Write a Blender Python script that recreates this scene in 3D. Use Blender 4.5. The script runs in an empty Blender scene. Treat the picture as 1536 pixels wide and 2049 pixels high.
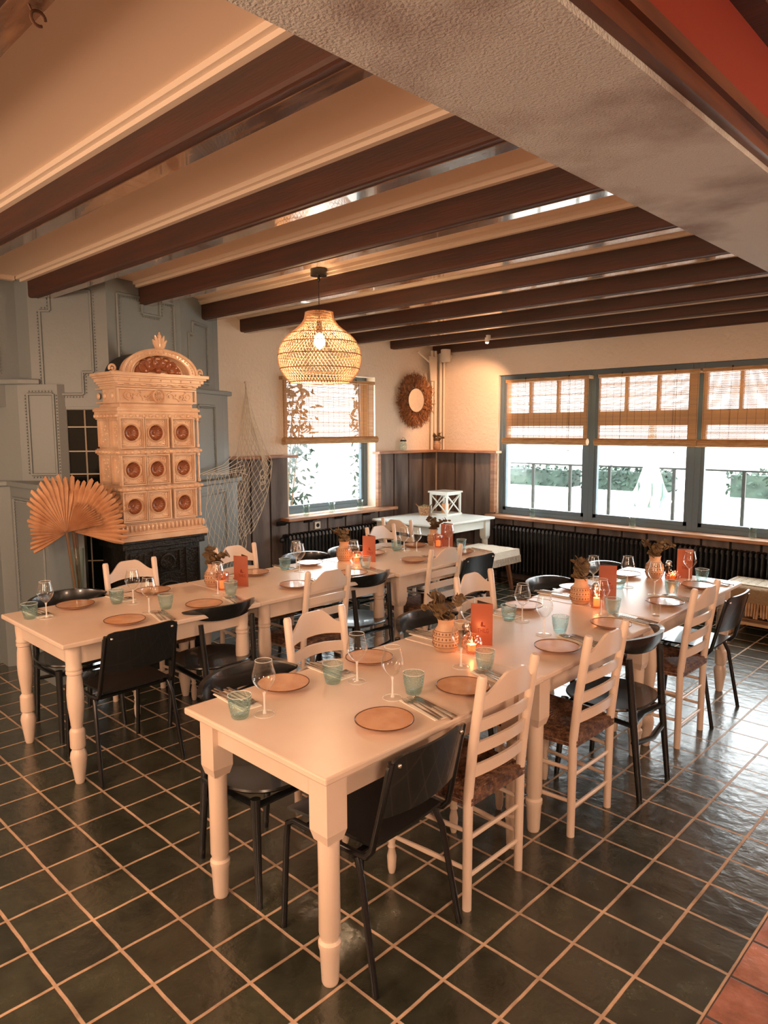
import bpy, bmesh, math, random
from mathutils import Vector, Matrix
random.seed(7)
SC = bpy.context.scene
COL = SC.collection
PI = math.pi
rad = math.radians

# ------------------------------------------------------------------ camera
cam_d = bpy.data.cameras.new('camera'); cam = bpy.data.objects.new('camera', cam_d); COL.objects.link(cam)
YAW, PIT, ROL = rad(43.98989), rad(6.67232), rad(-0.191154)
_f = Vector((-math.sin(YAW), math.cos(YAW), 0)); _r = Vector((math.cos(YAW), math.sin(YAW), 0)); _u = Vector((0, 0, 1))
f2 = _f * math.cos(PIT) - _u * math.sin(PIT); u2 = _u * math.cos(PIT) + _f * math.sin(PIT)
r3 = _r * math.cos(ROL) + u2 * math.sin(ROL); u3 = u2 * math.cos(ROL) - _r * math.sin(ROL)
M = Matrix((r3, u3, -f2)).transposed().to_4x4(); M.translation = (0, 0, 1.8)
cam.matrix_world = M
cam_d.sensor_fit = 'HORIZONTAL'; cam_d.sensor_width = 36; cam_d.lens = 1425.057 / 1536 * 36
cam_d.clip_start = 0.05; cam_d.clip_end = 200
SC.camera = cam

# ------------------------------------------------------------------ light
SC.view_settings.view_transform = 'Standard'; SC.view_settings.look = 'None'
SC.view_settings.gamma = 1; SC.view_settings.use_curve_mapping = False
SC.view_settings.exposure = 0.95
w = bpy.data.worlds.new('sky'); SC.world = w; w.use_nodes = True
bg = w.node_tree.nodes['Background']
bg.inputs[0].default_value = (0.95, 0.99, 1.0, 1); bg.inputs[1].default_value = 5.0

def lamp(name, kind, loc, energy, color, size=0.3, target=None, spot=None, sizey=None):
    d = bpy.data.lights.new(name, kind); d.energy = energy; d.color = color
    if kind == 'AREA':
        d.size = size
        if sizey: d.shape = 'RECTANGLE'; d.size_y = sizey
    else: d.shadow_soft_size = size
    if spot: d.spot_size = spot; d.spot_blend = 0.6
    o = bpy.data.objects.new(name, d); COL.objects.link(o); o.location = loc
    if target is not None:
        o.rotation_euler = (Vector(target) - Vector(loc)).to_track_quat('-Z', 'Y').to_euler()
    return o
WARM = (1.0, 0.64, 0.43)
lamp('dining_room_lamp', 'POINT', (-1.9, -1.3, 1.9), 108, WARM, 0.4)
lamp('dining_room_lamp', 'POINT', (-4.3, -1.0, 1.9), 50, WARM, 0.4)
lamp('dining_room_lamp', 'SPOT', (1.7, -1.0, 2.45), 190, WARM, 0.3, (-1.4, 1.2, .6), rad(110))
lamp('dining_room_lamp', 'SPOT', (1.5, 2.4, 2.45), 80, WARM, 0.3, (-1.6, 3.0, .6), rad(100))

# ------------------------------------------------------------------ materials
def lin(c):
    return tuple((x / 12.92 if x <= 0.04045 else ((x + 0.055) / 1.055) ** 2.4) for x in [v / 255 for v in c])
def mat(name, rgb, rough=0.5, metal=0.0, noise=None, bump=None, spec=None, emit=None, coord='Object', coat=0, translucent=0, stretch=None):
    """rgb is sRGB 0-255. noise=(scale, rgb2, lo, hi) mixes a 2nd colour; bump=(scale, strength)"""
    m = bpy.data.materials.new(name); m.use_nodes = True; nt = m.node_tree; N = nt.nodes; L = nt.links
    b = N['Principled BSDF']; col = lin(rgb) + (1,)
    b.inputs['Base Color'].default_value = col; b.inputs['Roughness'].default_value = rough; b.inputs['Metallic'].default_value = metal
    if spec is not None: b.inputs['Specular IOR Level'].default_value = spec
    if coat: b.inputs['Coat Weight'].default_value = coat
    tc = N.new('ShaderNodeTexCoord'); src = tc.outputs[coord]
    if stretch:
        mp = N.new('ShaderNodeMapping'); mp.inputs['Scale'].default_value = stretch; L.new(src, mp.inputs[0]); src = mp.outputs[0]
    if noise:
        t = N.new('ShaderNodeTexNoise'); t.inputs['Scale'].default_value = noise[0]; t.inputs['Detail'].default_value = 6; L.new(src, t.inputs[0])
        mr = N.new('ShaderNodeMapRange'); mr.inputs[1].default_value = noise[2]; mr.inputs[2].default_value = noise[3]; L.new(t.outputs[0], mr.inputs[0])
        mx = N.new('ShaderNodeMix'); mx.data_type = 'RGBA'; mx.inputs[6].default_value = col; mx.inputs[7].default_value = lin(noise[1]) + (1,)
        L.new(mr.outputs[0], mx.inputs[0]); L.new(mx.outputs[2], b.inputs['Base Color'])
    if bump:
        t = N.new('ShaderNodeTexNoise'); t.inputs['Scale'].default_value = bump[0]; t.inputs['Detail'].default_value = 4; L.new(src, t.inputs[0])
        bp = N.new('ShaderNodeBump'); bp.inputs['Strength'].default_value = bump[1]; bp.inputs['Distance'].default_value = 0.02
        L.new(t.outputs[0], bp.inputs['Height']); L.new(bp.outputs[0], b.inputs['Normal'])
    if emit:
        b.inputs['Emission Color'].default_value = lin(emit[0]) + (1,); b.inputs['Emission Strength'].default_value = emit[1]
    if translucent:
        out = N['Material Output']; tr = N.new('ShaderNodeBsdfTranslucent'); tr.inputs[0].default_value = col
        ms = N.new('ShaderNodeMixShader'); ms.inputs[0].default_value = translucent
        L.new(b.outputs[0], ms.inputs[1]); L.new(tr.outputs[0], ms.inputs[2]); L.new(ms.outputs[0], out.inputs[0])
    return m
def glassy(name, tint, refl=0.06, edge=0.75, bumpscale=None, rough=0.02, edgecol=(255, 255, 255), power=3.0):
    m = bpy.data.materials.new(name); m.use_nodes = True; nt = m.node_tree; N = nt.nodes; L = nt.links
    N.remove(N['Principled BSDF']); out = N['Material Output']
    t = N.new('ShaderNodeBsdfTransparent'); t.inputs[0].default_value = lin(tint) + (1,)
    g = N.new('ShaderNodeBsdfGlossy'); g.inputs[0].default_value = lin(edgecol) + (1,); g.inputs[1].default_value = rough
    lw = N.new('ShaderNodeLayerWeight'); lw.inputs[0].default_value = 0.5
    pw = N.new('ShaderNodeMath'); pw.operation = 'POWER'; pw.inputs[1].default_value = power; L.new(lw.outputs['Facing'], pw.inputs[0])
    mr = N.new('ShaderNodeMapRange'); mr.inputs[3].default_value = refl; mr.inputs[4].default_value = edge; L.new(pw.outputs[0], mr.inputs[0])
    ms = N.new('ShaderNodeMixShader'); L.new(mr.outputs[0], ms.inputs[0]); L.new(t.outputs[0], ms.inputs[1]); L.new(g.outputs[0], ms.inputs[2]); L.new(ms.outputs[0], out.inputs[0])
    if bumpscale:
        tc = N.new('ShaderNodeTexCoord'); v = N.new('ShaderNodeTexVoronoi'); v.inputs['Scale'].default_value = bumpscale; L.new(tc.outputs['Object'], v.inputs[0])
        bp = N.new('ShaderNodeBump'); bp.inputs['Strength'].default_value = 1; bp.inputs['Distance'].default_value = 0.006
        L.new(v.outputs[0], bp.inputs['Height']); L.new(bp.outputs[0], g.inputs['Normal']); L.new(bp.outputs[0], lw.inputs['Normal'])
    return m
MT = dict(
    plaster=mat('rough_plaster', (232, 218, 200), 0.85, bump=(28, 0.5)),
    ceil=mat('ceiling_board', (234, 212, 188), 0.7),
    cove=mat('coving', (228, 212, 192), 0.6),
    lath=mat('varnished_board', (88, 66, 52), 0.14, noise=(5, (124, 94, 72), .4, .7), stretch=(1, 8, 8), coat=.6),
    beam=mat('dark_beam_wood', (62, 42, 33), 0.6, noise=(3, (84, 46, 32), .35, .75), bump=(20, .15), stretch=(.6, 8, 8)),
    header=mat('textured_header_plaster', (196, 196, 190), 0.75, noise=(2.6, (128, 104, 90), .46, .70), bump=(140, .7)),
    headwood=mat('reddish_trim_wood', (104, 62, 40), 0.4, noise=(4, (70, 40, 28), .4, .7), stretch=(8, .6, 8)),
    red=mat('red_paint', (132, 46, 28), 0.6),
    greypaint=mat('grey_blue_paint', (122, 132, 134), 0.42, bump=(60, .05)),
    winpaint=mat('window_frame_paint', (92, 112, 124), 0.4),
    wains=mat('grey_brown_boards', (120, 108, 100), 0.6, noise=(2.5, (74, 62, 56), .35, .7), stretch=(3, 3, .5), bump=(30, .2)),
    gap=mat('board_gap_dark', (34, 30, 28), 0.8),
    sill=mat('varnished_sill_wood', (176, 128, 92), 0.4, noise=(5, (140, 96, 66), .4, .7), stretch=(1, 1, 6)),
    white=mat('cream_white_paint', (228, 208, 190), 0.3, noise=(3, (222, 200, 180), .4, .6)),
    whitecold=mat('chalk_white_paint', (226, 232, 226), 0.4),
    black=mat('black_lacquer', (26, 29, 30), 0.26, spec=.6, coat=.3),
    blackmetal=mat('black_tube_steel', (18, 19, 20), 0.25, spec=.6),
    steel=mat('steel', (206, 200, 194), 0.2, 1.0),
    rush=mat('woven_rush', (146, 106, 76), 0.55, noise=(40, (78, 48, 32), .35, .65), bump=(120, .8)),
    stove=mat('glazed_cream_tile', (226, 196, 166), 0.3, noise=(8, (206, 168, 136), .4, .7), coat=.3),
    iron=mat('cast_iron', (38, 37, 34), 0.35, 0.3, bump=(60, .5)),
    wicker=mat('rattan', (206, 172, 138), 0.55),
    palm=mat('dried_palm', (212, 164, 124), 0.65, noise=(10, (190, 138, 98), .4, .7), translucent=.1),
    grass=mat('dried_seagrass', (176, 120, 76), 0.8, noise=(30, (120, 78, 48), .4, .6)),
    mirror=mat('mirror_glass', (240, 236, 230), 0.02, 1.0),
    bamboo=mat('bamboo_slat', (212, 172, 128), 0.6, translucent=.45),
    bambooroll=mat('bamboo_roll', (196, 156, 108), 0.6, noise=(30, (170, 128, 84), .4, .6), stretch=(.3, .3, 3)),
    cord=mat('dark_cord', (90, 58, 36), 0.8),
    rad=mat('black_radiator', (26, 28, 29), 0.3, spec=.6),
    plate=mat('peach_stoneware', (222, 172, 134), 0.18, noise=(14, (206, 152, 112), .4, .7), coat=.4),
    rim=mat('brown_glaze_rim', (92, 58, 40), 0.25),
    vase=mat('beige_ceramic', (206, 168, 136), 0.6, noise=(12, (186, 146, 114), .4, .65)),
    vasedark=mat('embossed_brown_band', (138, 96, 68), 0.6),
    leaf=mat('dried_eucalyptus', (132, 108, 74), 0.7, noise=(14, (96, 74, 48), .4, .6), translucent=.15),
    stem=mat('plant_stem', (110, 84, 58), 0.7),
    menu=mat('orange_card', (164, 92, 68), 0.3),
    menuin=mat('dark_card_inside', (70, 48, 36), 0.6),
    ink=mat('dark_print', (120, 34, 20), 0.6),
    linen=mat('white_napkin_linen', (250, 244, 232), 0.85, bump=(200, .2)),
    net=mat('net_rope', (226, 212, 190), 0.8),
    wax=mat('candle_wax', (240, 220, 190), 0.5, emit=((255, 170, 90), 0.5)),
    flame=mat('flame', (255, 190, 110), 0.5, emit=((255, 200, 130), 9)),
    bulb=mat('lit_bulb', (255, 220, 170), 0.5, emit=((255, 214, 160), 60)),
    plastic=mat('white_plastic', (232, 222, 206), 0.4),
    wool=mat('cream_wool', (232, 220, 200), 0.95, bump=(90, .8)),
    brownwood=mat('brown_stool_wood', (140, 92, 62), 0.5, noise=(6, (110, 70, 46), .4, .7)),
    pallet=mat('pallet_wood', (200, 160, 120), 0.7, noise=(8, (170, 128, 92), .4, .7)),
    cushion=mat('olive_brown_cushion', (150, 122, 88), 0.9, bump=(60, .6)),
    basket=mat('woven_basket', (206, 164, 124), 0.8, noise=(70, (150, 108, 74), .4, .6), bump=(120, .8)),
    clear=glassy('clear_glass', (252, 252, 250), .04, .8, power=2.2),
    pane=glassy('window_pane', (250, 252, 252), .02, .35, power=4),
    turq=glassy('turquoise_glass', (243, 251, 251), .05, .6, bumpscale=120, rough=.12, power=2.2, edgecol=(212, 240, 238)),
    jarglass=glassy('thick_clear_glass', (244, 251, 249), .05, .6, power=2.2),
    amber=glassy('amber_glass', (252, 214, 188), .12, .8, bumpscale=70, power=1.6),
    ribbed=glassy('ribbed_blush_glass', (252, 214, 190), .12, .8, bumpscale=None, power=1.6),
    darkpane=mat('dark_cabinet_pane', (12, 17, 15), 0.12, spec=.15),
    muntin=mat('lead_muntin', (168, 158, 138), 0.4),
    terrace=mat('terrace_paving', (214, 208, 198), 0.8, noise=(1, (196, 190, 180), .4, .6)),
    hedge=mat('hedge_leaves', (30, 48, 40), 0.7, noise=(2, (52, 72, 60), .4, .6)),
    railing=mat('dark_railing_metal', (20, 28, 28), 0.5),
    canvas=mat('parasol_canvas', (240, 236, 226), 0.8),
    canvasd=mat('parasol_canvas_teal', (112, 140, 140), 0.8),
)
def tile_mat(name, c1, c2, grout, gs=.2235):
    m = bpy.data.materials.new(name); m.use_nodes = True; nt = m.node_tree; N = nt.nodes; L = nt.links; b = N['Principled BSDF']
    tc = N.new('ShaderNodeTexCoord'); mp = N.new('ShaderNodeMapping'); mp.inputs['Location'].default_value = (1.128 + .2235 * 60, -1.008 + .2235 * 60, 0); L.new(tc.outputs['Object'], mp.inputs[0])
    nz = N.new('ShaderNodeTexNoise'); nz.inputs['Scale'].default_value = 9; L.new(tc.outputs['Object'], nz.inputs[0])
    sub = N.new('ShaderNodeVectorMath'); sub.operation = 'MULTIPLY_ADD'; sub.inputs[1].default_value = (.006, .006, 0); L.new(nz.outputs[1], sub.inputs[0]); L.new(mp.outputs[0], sub.inputs[2])
    br = N.new('ShaderNodeTexBrick'); br.offset = 0; br.squash = 1; L.new(sub.outputs[0], br.inputs[0])
    for k, v in (('Scale', 1), ('Mortar Size', .0072), ('Mortar Smooth', .35), ('Brick Width', gs), ('Row Height', gs), ('Bias', 0)): br.inputs[k].default_value = v
    br.inputs['Color1'].default_value = lin(c1) + (1,); br.inputs['Color2'].default_value = lin(c2) + (1,); br.inputs['Mortar'].default_value = lin(grout) + (1,)
    n2 = N.new('ShaderNodeTexNoise'); n2.inputs['Scale'].default_value = 7; n2.inputs['Detail'].default_value = 8; n2.inputs['Roughness'].default_value = .65; L.new(tc.outputs['Object'], n2.inputs[0])
    mr = N.new('ShaderNodeMapRange'); mr.inputs[1].default_value = .3; mr.inputs[2].default_value = .75; mr.inputs[3].default_value = .65; mr.inputs[4].default_value = 1.7; L.new(n2.outputs[0], mr.inputs[0])
    mul = N.new('ShaderNodeVectorMath'); mul.operation = 'SCALE'; L.new(br.outputs[0], mul.inputs[0]); L.new(mr.outputs[0], mul.inputs['Scale'])
    L.new(mul.outputs[0], b.inputs['Base Color'])
    rr = N.new('ShaderNodeMapRange'); rr.inputs[3].default_value = .13; rr.inputs[4].default_value = .75; L.new(br.outputs['Fac'], rr.inputs[0])
    ra = N.new('ShaderNodeMath'); ra.operation = 'MULTIPLY_ADD'; ra.inputs[1].default_value = .22; L.new(n2.outputs[0], ra.inputs[0]); L.new(rr.outputs[0], ra.inputs[2]); L.new(ra.outputs[0], b.inputs['Roughness'])
    inv = N.new('ShaderNodeMath'); inv.operation = 'MULTIPLY_ADD'; inv.inputs[1].default_value = -1.2; L.new(br.outputs['Fac'], inv.inputs[0])
    n3 = N.new('ShaderNodeTexNoise'); n3.inputs['Scale'].default_value = 16; n3.inputs['Detail'].default_value = 5; L.new(tc.outputs['Object'], n3.inputs[0]); 
    m3 = N.new('ShaderNodeMath'); m3.operation = 'MULTIPLY'; m3.inputs[1].default_value = 1.1; L.new(n3.outputs[0], m3.inputs[0]); L.new(m3.outputs[0], inv.inputs[2])
    bp = N.new('ShaderNodeBump'); bp.inputs['Strength'].default_value = .55; bp.inputs['Distance'].default_value = .008; L.new(inv.outputs[0], bp.inputs['Height']); L.new(bp.outputs[0], b.inputs['Normal'])
    b.inputs['Specular IOR Level'].default_value = .9; b.inputs['Coat Weight'].default_value = .35; b.inputs['Coat Roughness'].default_value = .22
    return m
def softclear():
    m = bpy.data.materials.new('glass_edge'); m.use_nodes = True; b = m.node_tree.nodes['Principled BSDF']
    b.inputs['Base Color'].default_value = (.95, .95, .93, 1); b.inputs['Roughness'].default_value = .08; b.inputs['Alpha'].default_value = .5; b.inputs['Specular IOR Level'].default_value = 1; return m
MT['glassedge'] = softclear()
MT['tile'] = tile_mat('dark_green_tiles', (44, 47, 38), (56, 58, 46), (172, 144, 118))
MT['redtile'] = tile_mat('red_clay_tiles', (142, 94, 76), (162, 112, 92), (52, 44, 36))

# ------------------------------------------------------------------ mesh helpers
class MB:
    def __init__(s): s.v = []; s.f = []; s.m = []; s.mi = 0
    def add(s, vs, fs):
        o = len(s.v); s.v += [tuple(p) for p in vs]; s.f += [tuple(i + o for i in f) for f in fs]; s.m += [s.mi] * len(fs); return s
    def box(s, c, d, rz=0, mtx=None):
        x, y, z = [k / 2 for k in d]
        vs = [Vector((sx * x, sy * y, sz * z)) for sz in (-1, 1) for sy in (-1, 1) for sx in (-1, 1)]
        R = mtx or Matrix.Rotation(rz, 3, 'Z'); vs = [R @ v + Vector(c) for v in vs]
        return s.add(vs, [(0, 2, 3, 1), (4, 5, 7, 6), (0, 1, 5, 4), (2, 6, 7, 3), (0, 4, 6, 2), (1, 3, 7, 5)])
    def bb(s, x0, x1, y0, y1, z0, z1):
        return s.box(((x0 + x1) / 2, (y0 + y1) / 2, (z0 + z1) / 2), (abs(x1 - x0), abs(y1 - y0), abs(z1 - z0)))
    def prism(s, pts, z0, z1):
        n = len(pts); a = sum(pts[i][0] * pts[(i + 1) % n][1] - pts[(i + 1) % n][0] * pts[i][1] for i in range(n))
        if a < 0: pts = pts[::-1]
        vs = [(p[0], p[1], z0) for p in pts] + [(p[0], p[1], z1) for p in pts]
        fs = [tuple(range(n))[::-1], tuple(range(n, 2 * n))] + [(i, (i + 1) % n, n + (i + 1) % n, n + i) for i in range(n)]
        return s.add(vs, fs)
    def slab(s, pts, mtx, t):
        """2D outline extruded by t along local z, placed with 4x4 mtx"""
        n = len(pts); a = sum(pts[i][0] * pts[(i + 1) % n][1] - pts[(i + 1) % n][0] * pts[i][1] for i in range(n))
        if a < 0: pts = pts[::-1]
        vs = [mtx @ Vector((p[0], p[1], 0)) for p in pts] + [mtx @ Vector((p[0], p[1], t)) for p in pts]
        fs = [tuple(range(n))[::-1], tuple(range(n, 2 * n))] + [(i, (i + 1) % n, n + (i + 1) % n, n + i) for i in range(n)]
        return s.add(vs, fs)
    def tube(s, pts, r, n=8, caps=True, sq=None):
        pts = [Vector(p) for p in pts]; rs = r if isinstance(r, (list, tuple)) else [r] * len(pts)
        vs = []; prev = None
        for i, p in enumerate(pts):
            t = (pts[min(i + 1, len(pts) - 1)] - pts[max(i - 1, 0)]).normalized()
            if prev is None:
                a = Vector((0, 0, 1)) if abs(t.z) < .9 else Vector((1, 0, 0)); x = t.cross(a).normalized()
            else:
                x = (prev - t * prev.dot(t)); x = x.normalized() if x.length > 1e-6 else t.orthogonal().normalized()
            prev = x; y = t.cross(x); ky = sq or 1
            for k in range(n):
                a = 2 * PI * k / n + PI / n; vs.append(p + (x * math.cos(a) + y * math.sin(a) * ky) * rs[i])
        fs = [(i * n + k, i * n + (k + 1) % n, (i + 1) * n + (k + 1) % n, (i + 1) * n + k) for i in range(len(pts) - 1) for k in range(n)]
        if caps: fs += [tuple(range(n))[::-1], tuple(range((len(pts) - 1) * n, len(pts) * n))]
        return s.add(vs, fs)
    def lathe(s, prof, c=(0, 0, 0), n=20, mtx=None, caps=True, scal=None, axis=None):
        """prof: [(r,z)...] bottom to top"""
        vs = []
        for r, z in prof:
            for k in range(n):
                a = 2 * PI * k / n; q = scal(a, z) if scal else 1
                v = Vector((r * q * math.cos(a), r * q * math.sin(a), z))
                if mtx: v = mtx @ v
                vs.append(v + Vector(c))
        fs = [(i * n + k, i * n + (k + 1) % n, (i + 1) * n + (k + 1) % n, (i + 1) * n + k) for i in range(len(prof) - 1) for k in range(n)]
        if caps:
            if prof[0][0] > 1e-5: fs.append(tuple(range(n))[::-1])
            if prof[-1][0] > 1e-5: fs.append(tuple(range((len(prof) - 1) * n, len(prof) * n)))
        return s.add(vs, fs)
    def grid(s, fn, nu, nv):
        vs = [fn(i / nu, j / nv) for i in range(nu + 1) for j in range(nv + 1)]
        return s.add(vs, [(i * (nv + 1) + j, (i + 1) * (nv + 1) + j, (i + 1) * (nv + 1) + j + 1, i * (nv + 1) + j + 1) for i in range(nu) for j in range(nv)])
    def ball(s, c, r, n=10, sc=(1, 1, 1)):
        m = max(4, n // 2 + 1); prof = [(max(1e-6, r * math.sin(PI * i / m)), -r * math.cos(PI * i / m)) for i in range(m + 1)]
        return s.lathe(prof, c, n, Matrix.Diagonal(sc), caps=False)
    def xf(s, mtx, start=0):
        s.v[start:] = [tuple(mtx @ Vector(v)) for v in s.v[start:]]; return s

def link_mesh(name, mb, mats, smooth, ang):
    me = bpy.data.meshes.new(name); me.from_pydata(mb.v, [], mb.f)
    for mm in (mats if isinstance(mats, (list, tuple)) else [mats]): me.materials.append(MT[mm] if isinstance(mm, str) else mm)
    if any(mb.m): me.polygons.foreach_set('material_index', mb.m)
    me.update()
    if smooth:
        me.polygons.foreach_set('use_smooth', [True] * len(me.polygons))
        me.set_sharp_from_angle(angle=rad(ang))
    return me
def obj(name, mb, mats, parent=None, label=None, cat=None, group=None, kind=None, smooth=True, ang=40, bevel=0, solid=0, local=False):
    """verts are given in world space (or in the parent's space if local)"""
    if parent is not None and not local:
        p = parent; off = Vector((0, 0, 0))
        while p is not None: off += p.location; p = p.parent
        mb.v = [tuple(Vector(v) - off) for v in mb.v]
    base = None
    if parent is None:
        xs, ys, zs = zip(*mb.v); base = Vector(((min(xs) + max(xs)) / 2, (min(ys) + max(ys)) / 2, min(zs)))
        if kind != 'structure': mb.v = [tuple(Vector(v) - base) for v in mb.v]
    o = bpy.data.objects.new(name, link_mesh(name, mb, mats, smooth, ang)); COL.objects.link(o)
    if parent is not None: o.parent = parent
    elif kind != 'structure': o.location = base
    if label: o['label'] = label
    if cat: o['category'] = cat
    if group: o['group'] = group
    if kind: o['kind'] = kind
    if solid:
        md = o.modifiers.new('solid', 'SOLIDIFY'); md.thickness = solid; md.offset = 0
    if bevel:
        md = o.modifiers.new('bevel', 'BEVEL'); md.width = bevel; md.segments = 2; md.limit_method = 'ANGLE'; md.angle_limit = rad(50)
    return o
def thing(name, label, cat, loc=(0, 0, 0), rz=0, group=None):
    o = bpy.data.objects.new(name, None); COL.objects.link(o); o.location = loc; o.rotation_euler = (0, 0, rz)
    o.empty_display_size = .05; o['label'] = label; o['category'] = cat
    if group: o['group'] = group
    return o
def dup(src, loc, rz=0, label=None, group=None):
    def rec(s, par):
        c = s.copy(); COL.objects.link(c); c.parent = par
        for ch in s.children: rec(ch, c)
        return c
    kids = list(src.children); r = src.copy(); COL.objects.link(r)
    for ch in kids: rec(ch, r)
    r.location = loc; r.rotation_euler = (0, 0, rz)
    if label: r['label'] = label
    if group: r['group'] = group
    return r
def struct(name, mb, m, **k): return obj(name, mb, m, kind='structure', **k)
class Proto:
    """first placement uses the prototype itself, the rest are copies"""
    def __init__(s, make): s.make = make; s.o = None
    def put(s, loc, rz, label, group=None):
        if s.o is None:
            s.o = s.make(); s.o.location = loc; s.o.rotation_euler = (0, 0, rz); s.o['label'] = label
            if group: s.o['group'] = group
            return s.o
        return dup(s.o, loc, rz, label, group)

# ================================================================== SETTING
Zc = 2.91
mb = MB(); mb.bb(-6.3, -0.682, -3.2, 7.5, -.06, 0); mb.mi = 1; mb.bb(-0.682, 3.6, -3.2, 7.5, -.06, 0)
struct('floor', mb, ['tile', 'redtile'], smooth=False)
struct('ceiling', MB().bb(-6.3, -0.9, -3.2, 7.5, Zc, Zc + .1), 'ceil', smooth=False)
struct('ceiling', MB().bb(-0.9, 3.6, -3.2, 7.5, 2.95, 3.05), 'ceil', smooth=False)
# header between the two rooms
mb = MB(); mb.bb(-1.06, -0.67, -3.2, 7.5, 2.5, 2.95)
struct('trim_1', mb, 'header', smooth=False)
mb = MB(); mb.bb(-.67, -.645, -3.2, 7.5, 2.515, 2.60); mb.bb(-.67, -.63, -3.2, 7.5, 2.555, 2.585)
struct('trim_2', mb, 'headwood', smooth=False)
struct('wall_header', MB().bb(-.67, -.66, -3.2, 7.5, 2.6, 2.79), 'red', smooth=False)
struct('trim_3', MB().bb(-.67, -.60, -3.2, 7.5, 2.79, 2.95), 'beam', smooth=False)
# far/behind walls
struct('wall_right', MB().bb(3.5, 3.7, -3.2, 7.5, 0, 3.05), 'plaster', smooth=False)
struct('wall_front', MB().bb(-6.3, 3.7, -3.4, -3.2, 0, 3.05), 'plaster', smooth=False)
# back wall x=-6 (window y 4.75..6.07, z .87..2.4)
WT = .28
mb = MB()
mb.bb(-6 - WT, -6, 3.6, 4.75, 0, Zc); mb.bb(-6 - WT, -6, 6.07, 7.5, 0, Zc); mb.bb(-6 - WT, -6, 4.75, 6.07, 0, .87); mb.bb(-6 - WT, -6, 4.75, 6.07, 2.4, Zc)
struct('wall_back', mb, 'plaster', smooth=False)
# window wall y=7.2
X0, X1 = -5.03, .72
mb = MB()
mb.bb(-6 - WT, X0, 7.2, 7.2 + WT, 0, Zc); mb.bb(X1, 3.7, 7.2, 7.2 + WT, 0, 3.0); mb.bb(X0, X1, 7.2, 7.2 + WT, 0, .76); mb.bb(X0, X1, 7.2, 7.2 + WT, 2.43, 2.99)
struct('wall_window_side', mb, 'plaster', smooth=False)
# wainscot boards
def boards(name, segs, axis, plane, sgn):
    a = MB()
    for s0, s1, z0, z1 in segs:
        if axis == 'y': a.bb(plane, plane + sgn * .006, s0, s1, z0, z1)
        else: a.bb(s0, s1, plane, plane + sgn * .006, z0, z1)
    a.mi = 1
    for s0, s1, z0, z1 in segs:
        n = max(1, round((s1 - s0) / .27)); wd = (s1 - s0) / n
        for i in range(n):
            p, q = s0 + i * wd + .012, s0 + (i + 1) * wd - .012
            if axis == 'y': a.bb(plane, plane + sgn * .024, p, q, z0, z1)
            else: a.bb(p, q, plane, plane + sgn * .024, z0, z1)
    return struct(name, a, ['gap', 'wains'], smooth=False)
boards('trim_4', [(3.76, 4.73, .1, 1.5), (4.73, 6.10, .1, .85), (6.10, 7.176, .1, 1.5)], 'y', -6.0, 1)
boards('trim_5', [(-5.976, X0 - .02, .1, 1.5), (X0 - .02, X1, .1, .74)], 'x', 7.2, -1)
# baseboards
struct('baseboard_back', MB().bb(-6, -5.97, 3.76, 7.17, 0, .1), 'wains', smooth=False)
struct('baseboard_window_side', MB().bb(-6, 3.5, 7.17, 7.2, 0, .1), 'wains', smooth=False)
# shelf rail at 1.5
struct('trim_6', MB().bb(-6, -5.89, 3.76, 4.80, 1.5, 1.53), 'sill', smooth=False, bevel=.004)
mb = MB(); mb.bb(-6, -5.88, 6.02, 7.2, 1.5, 1.53); mb.bb(-5.88, -4.97, 7.08, 7.2, 1.5, 1.53)
struct('trim_7', mb, 'sill', smooth=False, bevel=.004)
# vertical posts beside windows, under the rail
struct('trim_8', MB().bb(-6, -5.955, 6.07, 6.12, .87, 1.5), 'sill', smooth=False)
struct('trim_9', MB().bb(-5.09, -5.03, 7.14, 7.2, .78, 1.5), 'sill', smooth=False)
# sills
struct('trim_10', MB().bb(-6.12, -5.84, 4.62, 6.30, .83, .865), 'sill', smooth=False, bevel=.006)
struct('trim_11', MB().bb(-5.1, X1 + .05, 7.04, 7.36, .728, .763), 'sill', smooth=False, bevel=.006)
# brackets beneath the back sill
for i, y in enumerate((4.68, 5.05, 5.5, 5.95)):
    struct('trim_%d' % (12 + i), MB().slab([(0, 0), (.1, 0), (.08, -.02), (.03, -.025), (0, -.05)], Matrix.Translation((-5.976, y, .83)) @ Matrix.Rotation(PI / 2, 4, 'X'), .12), 'gap', smooth=False)

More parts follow.
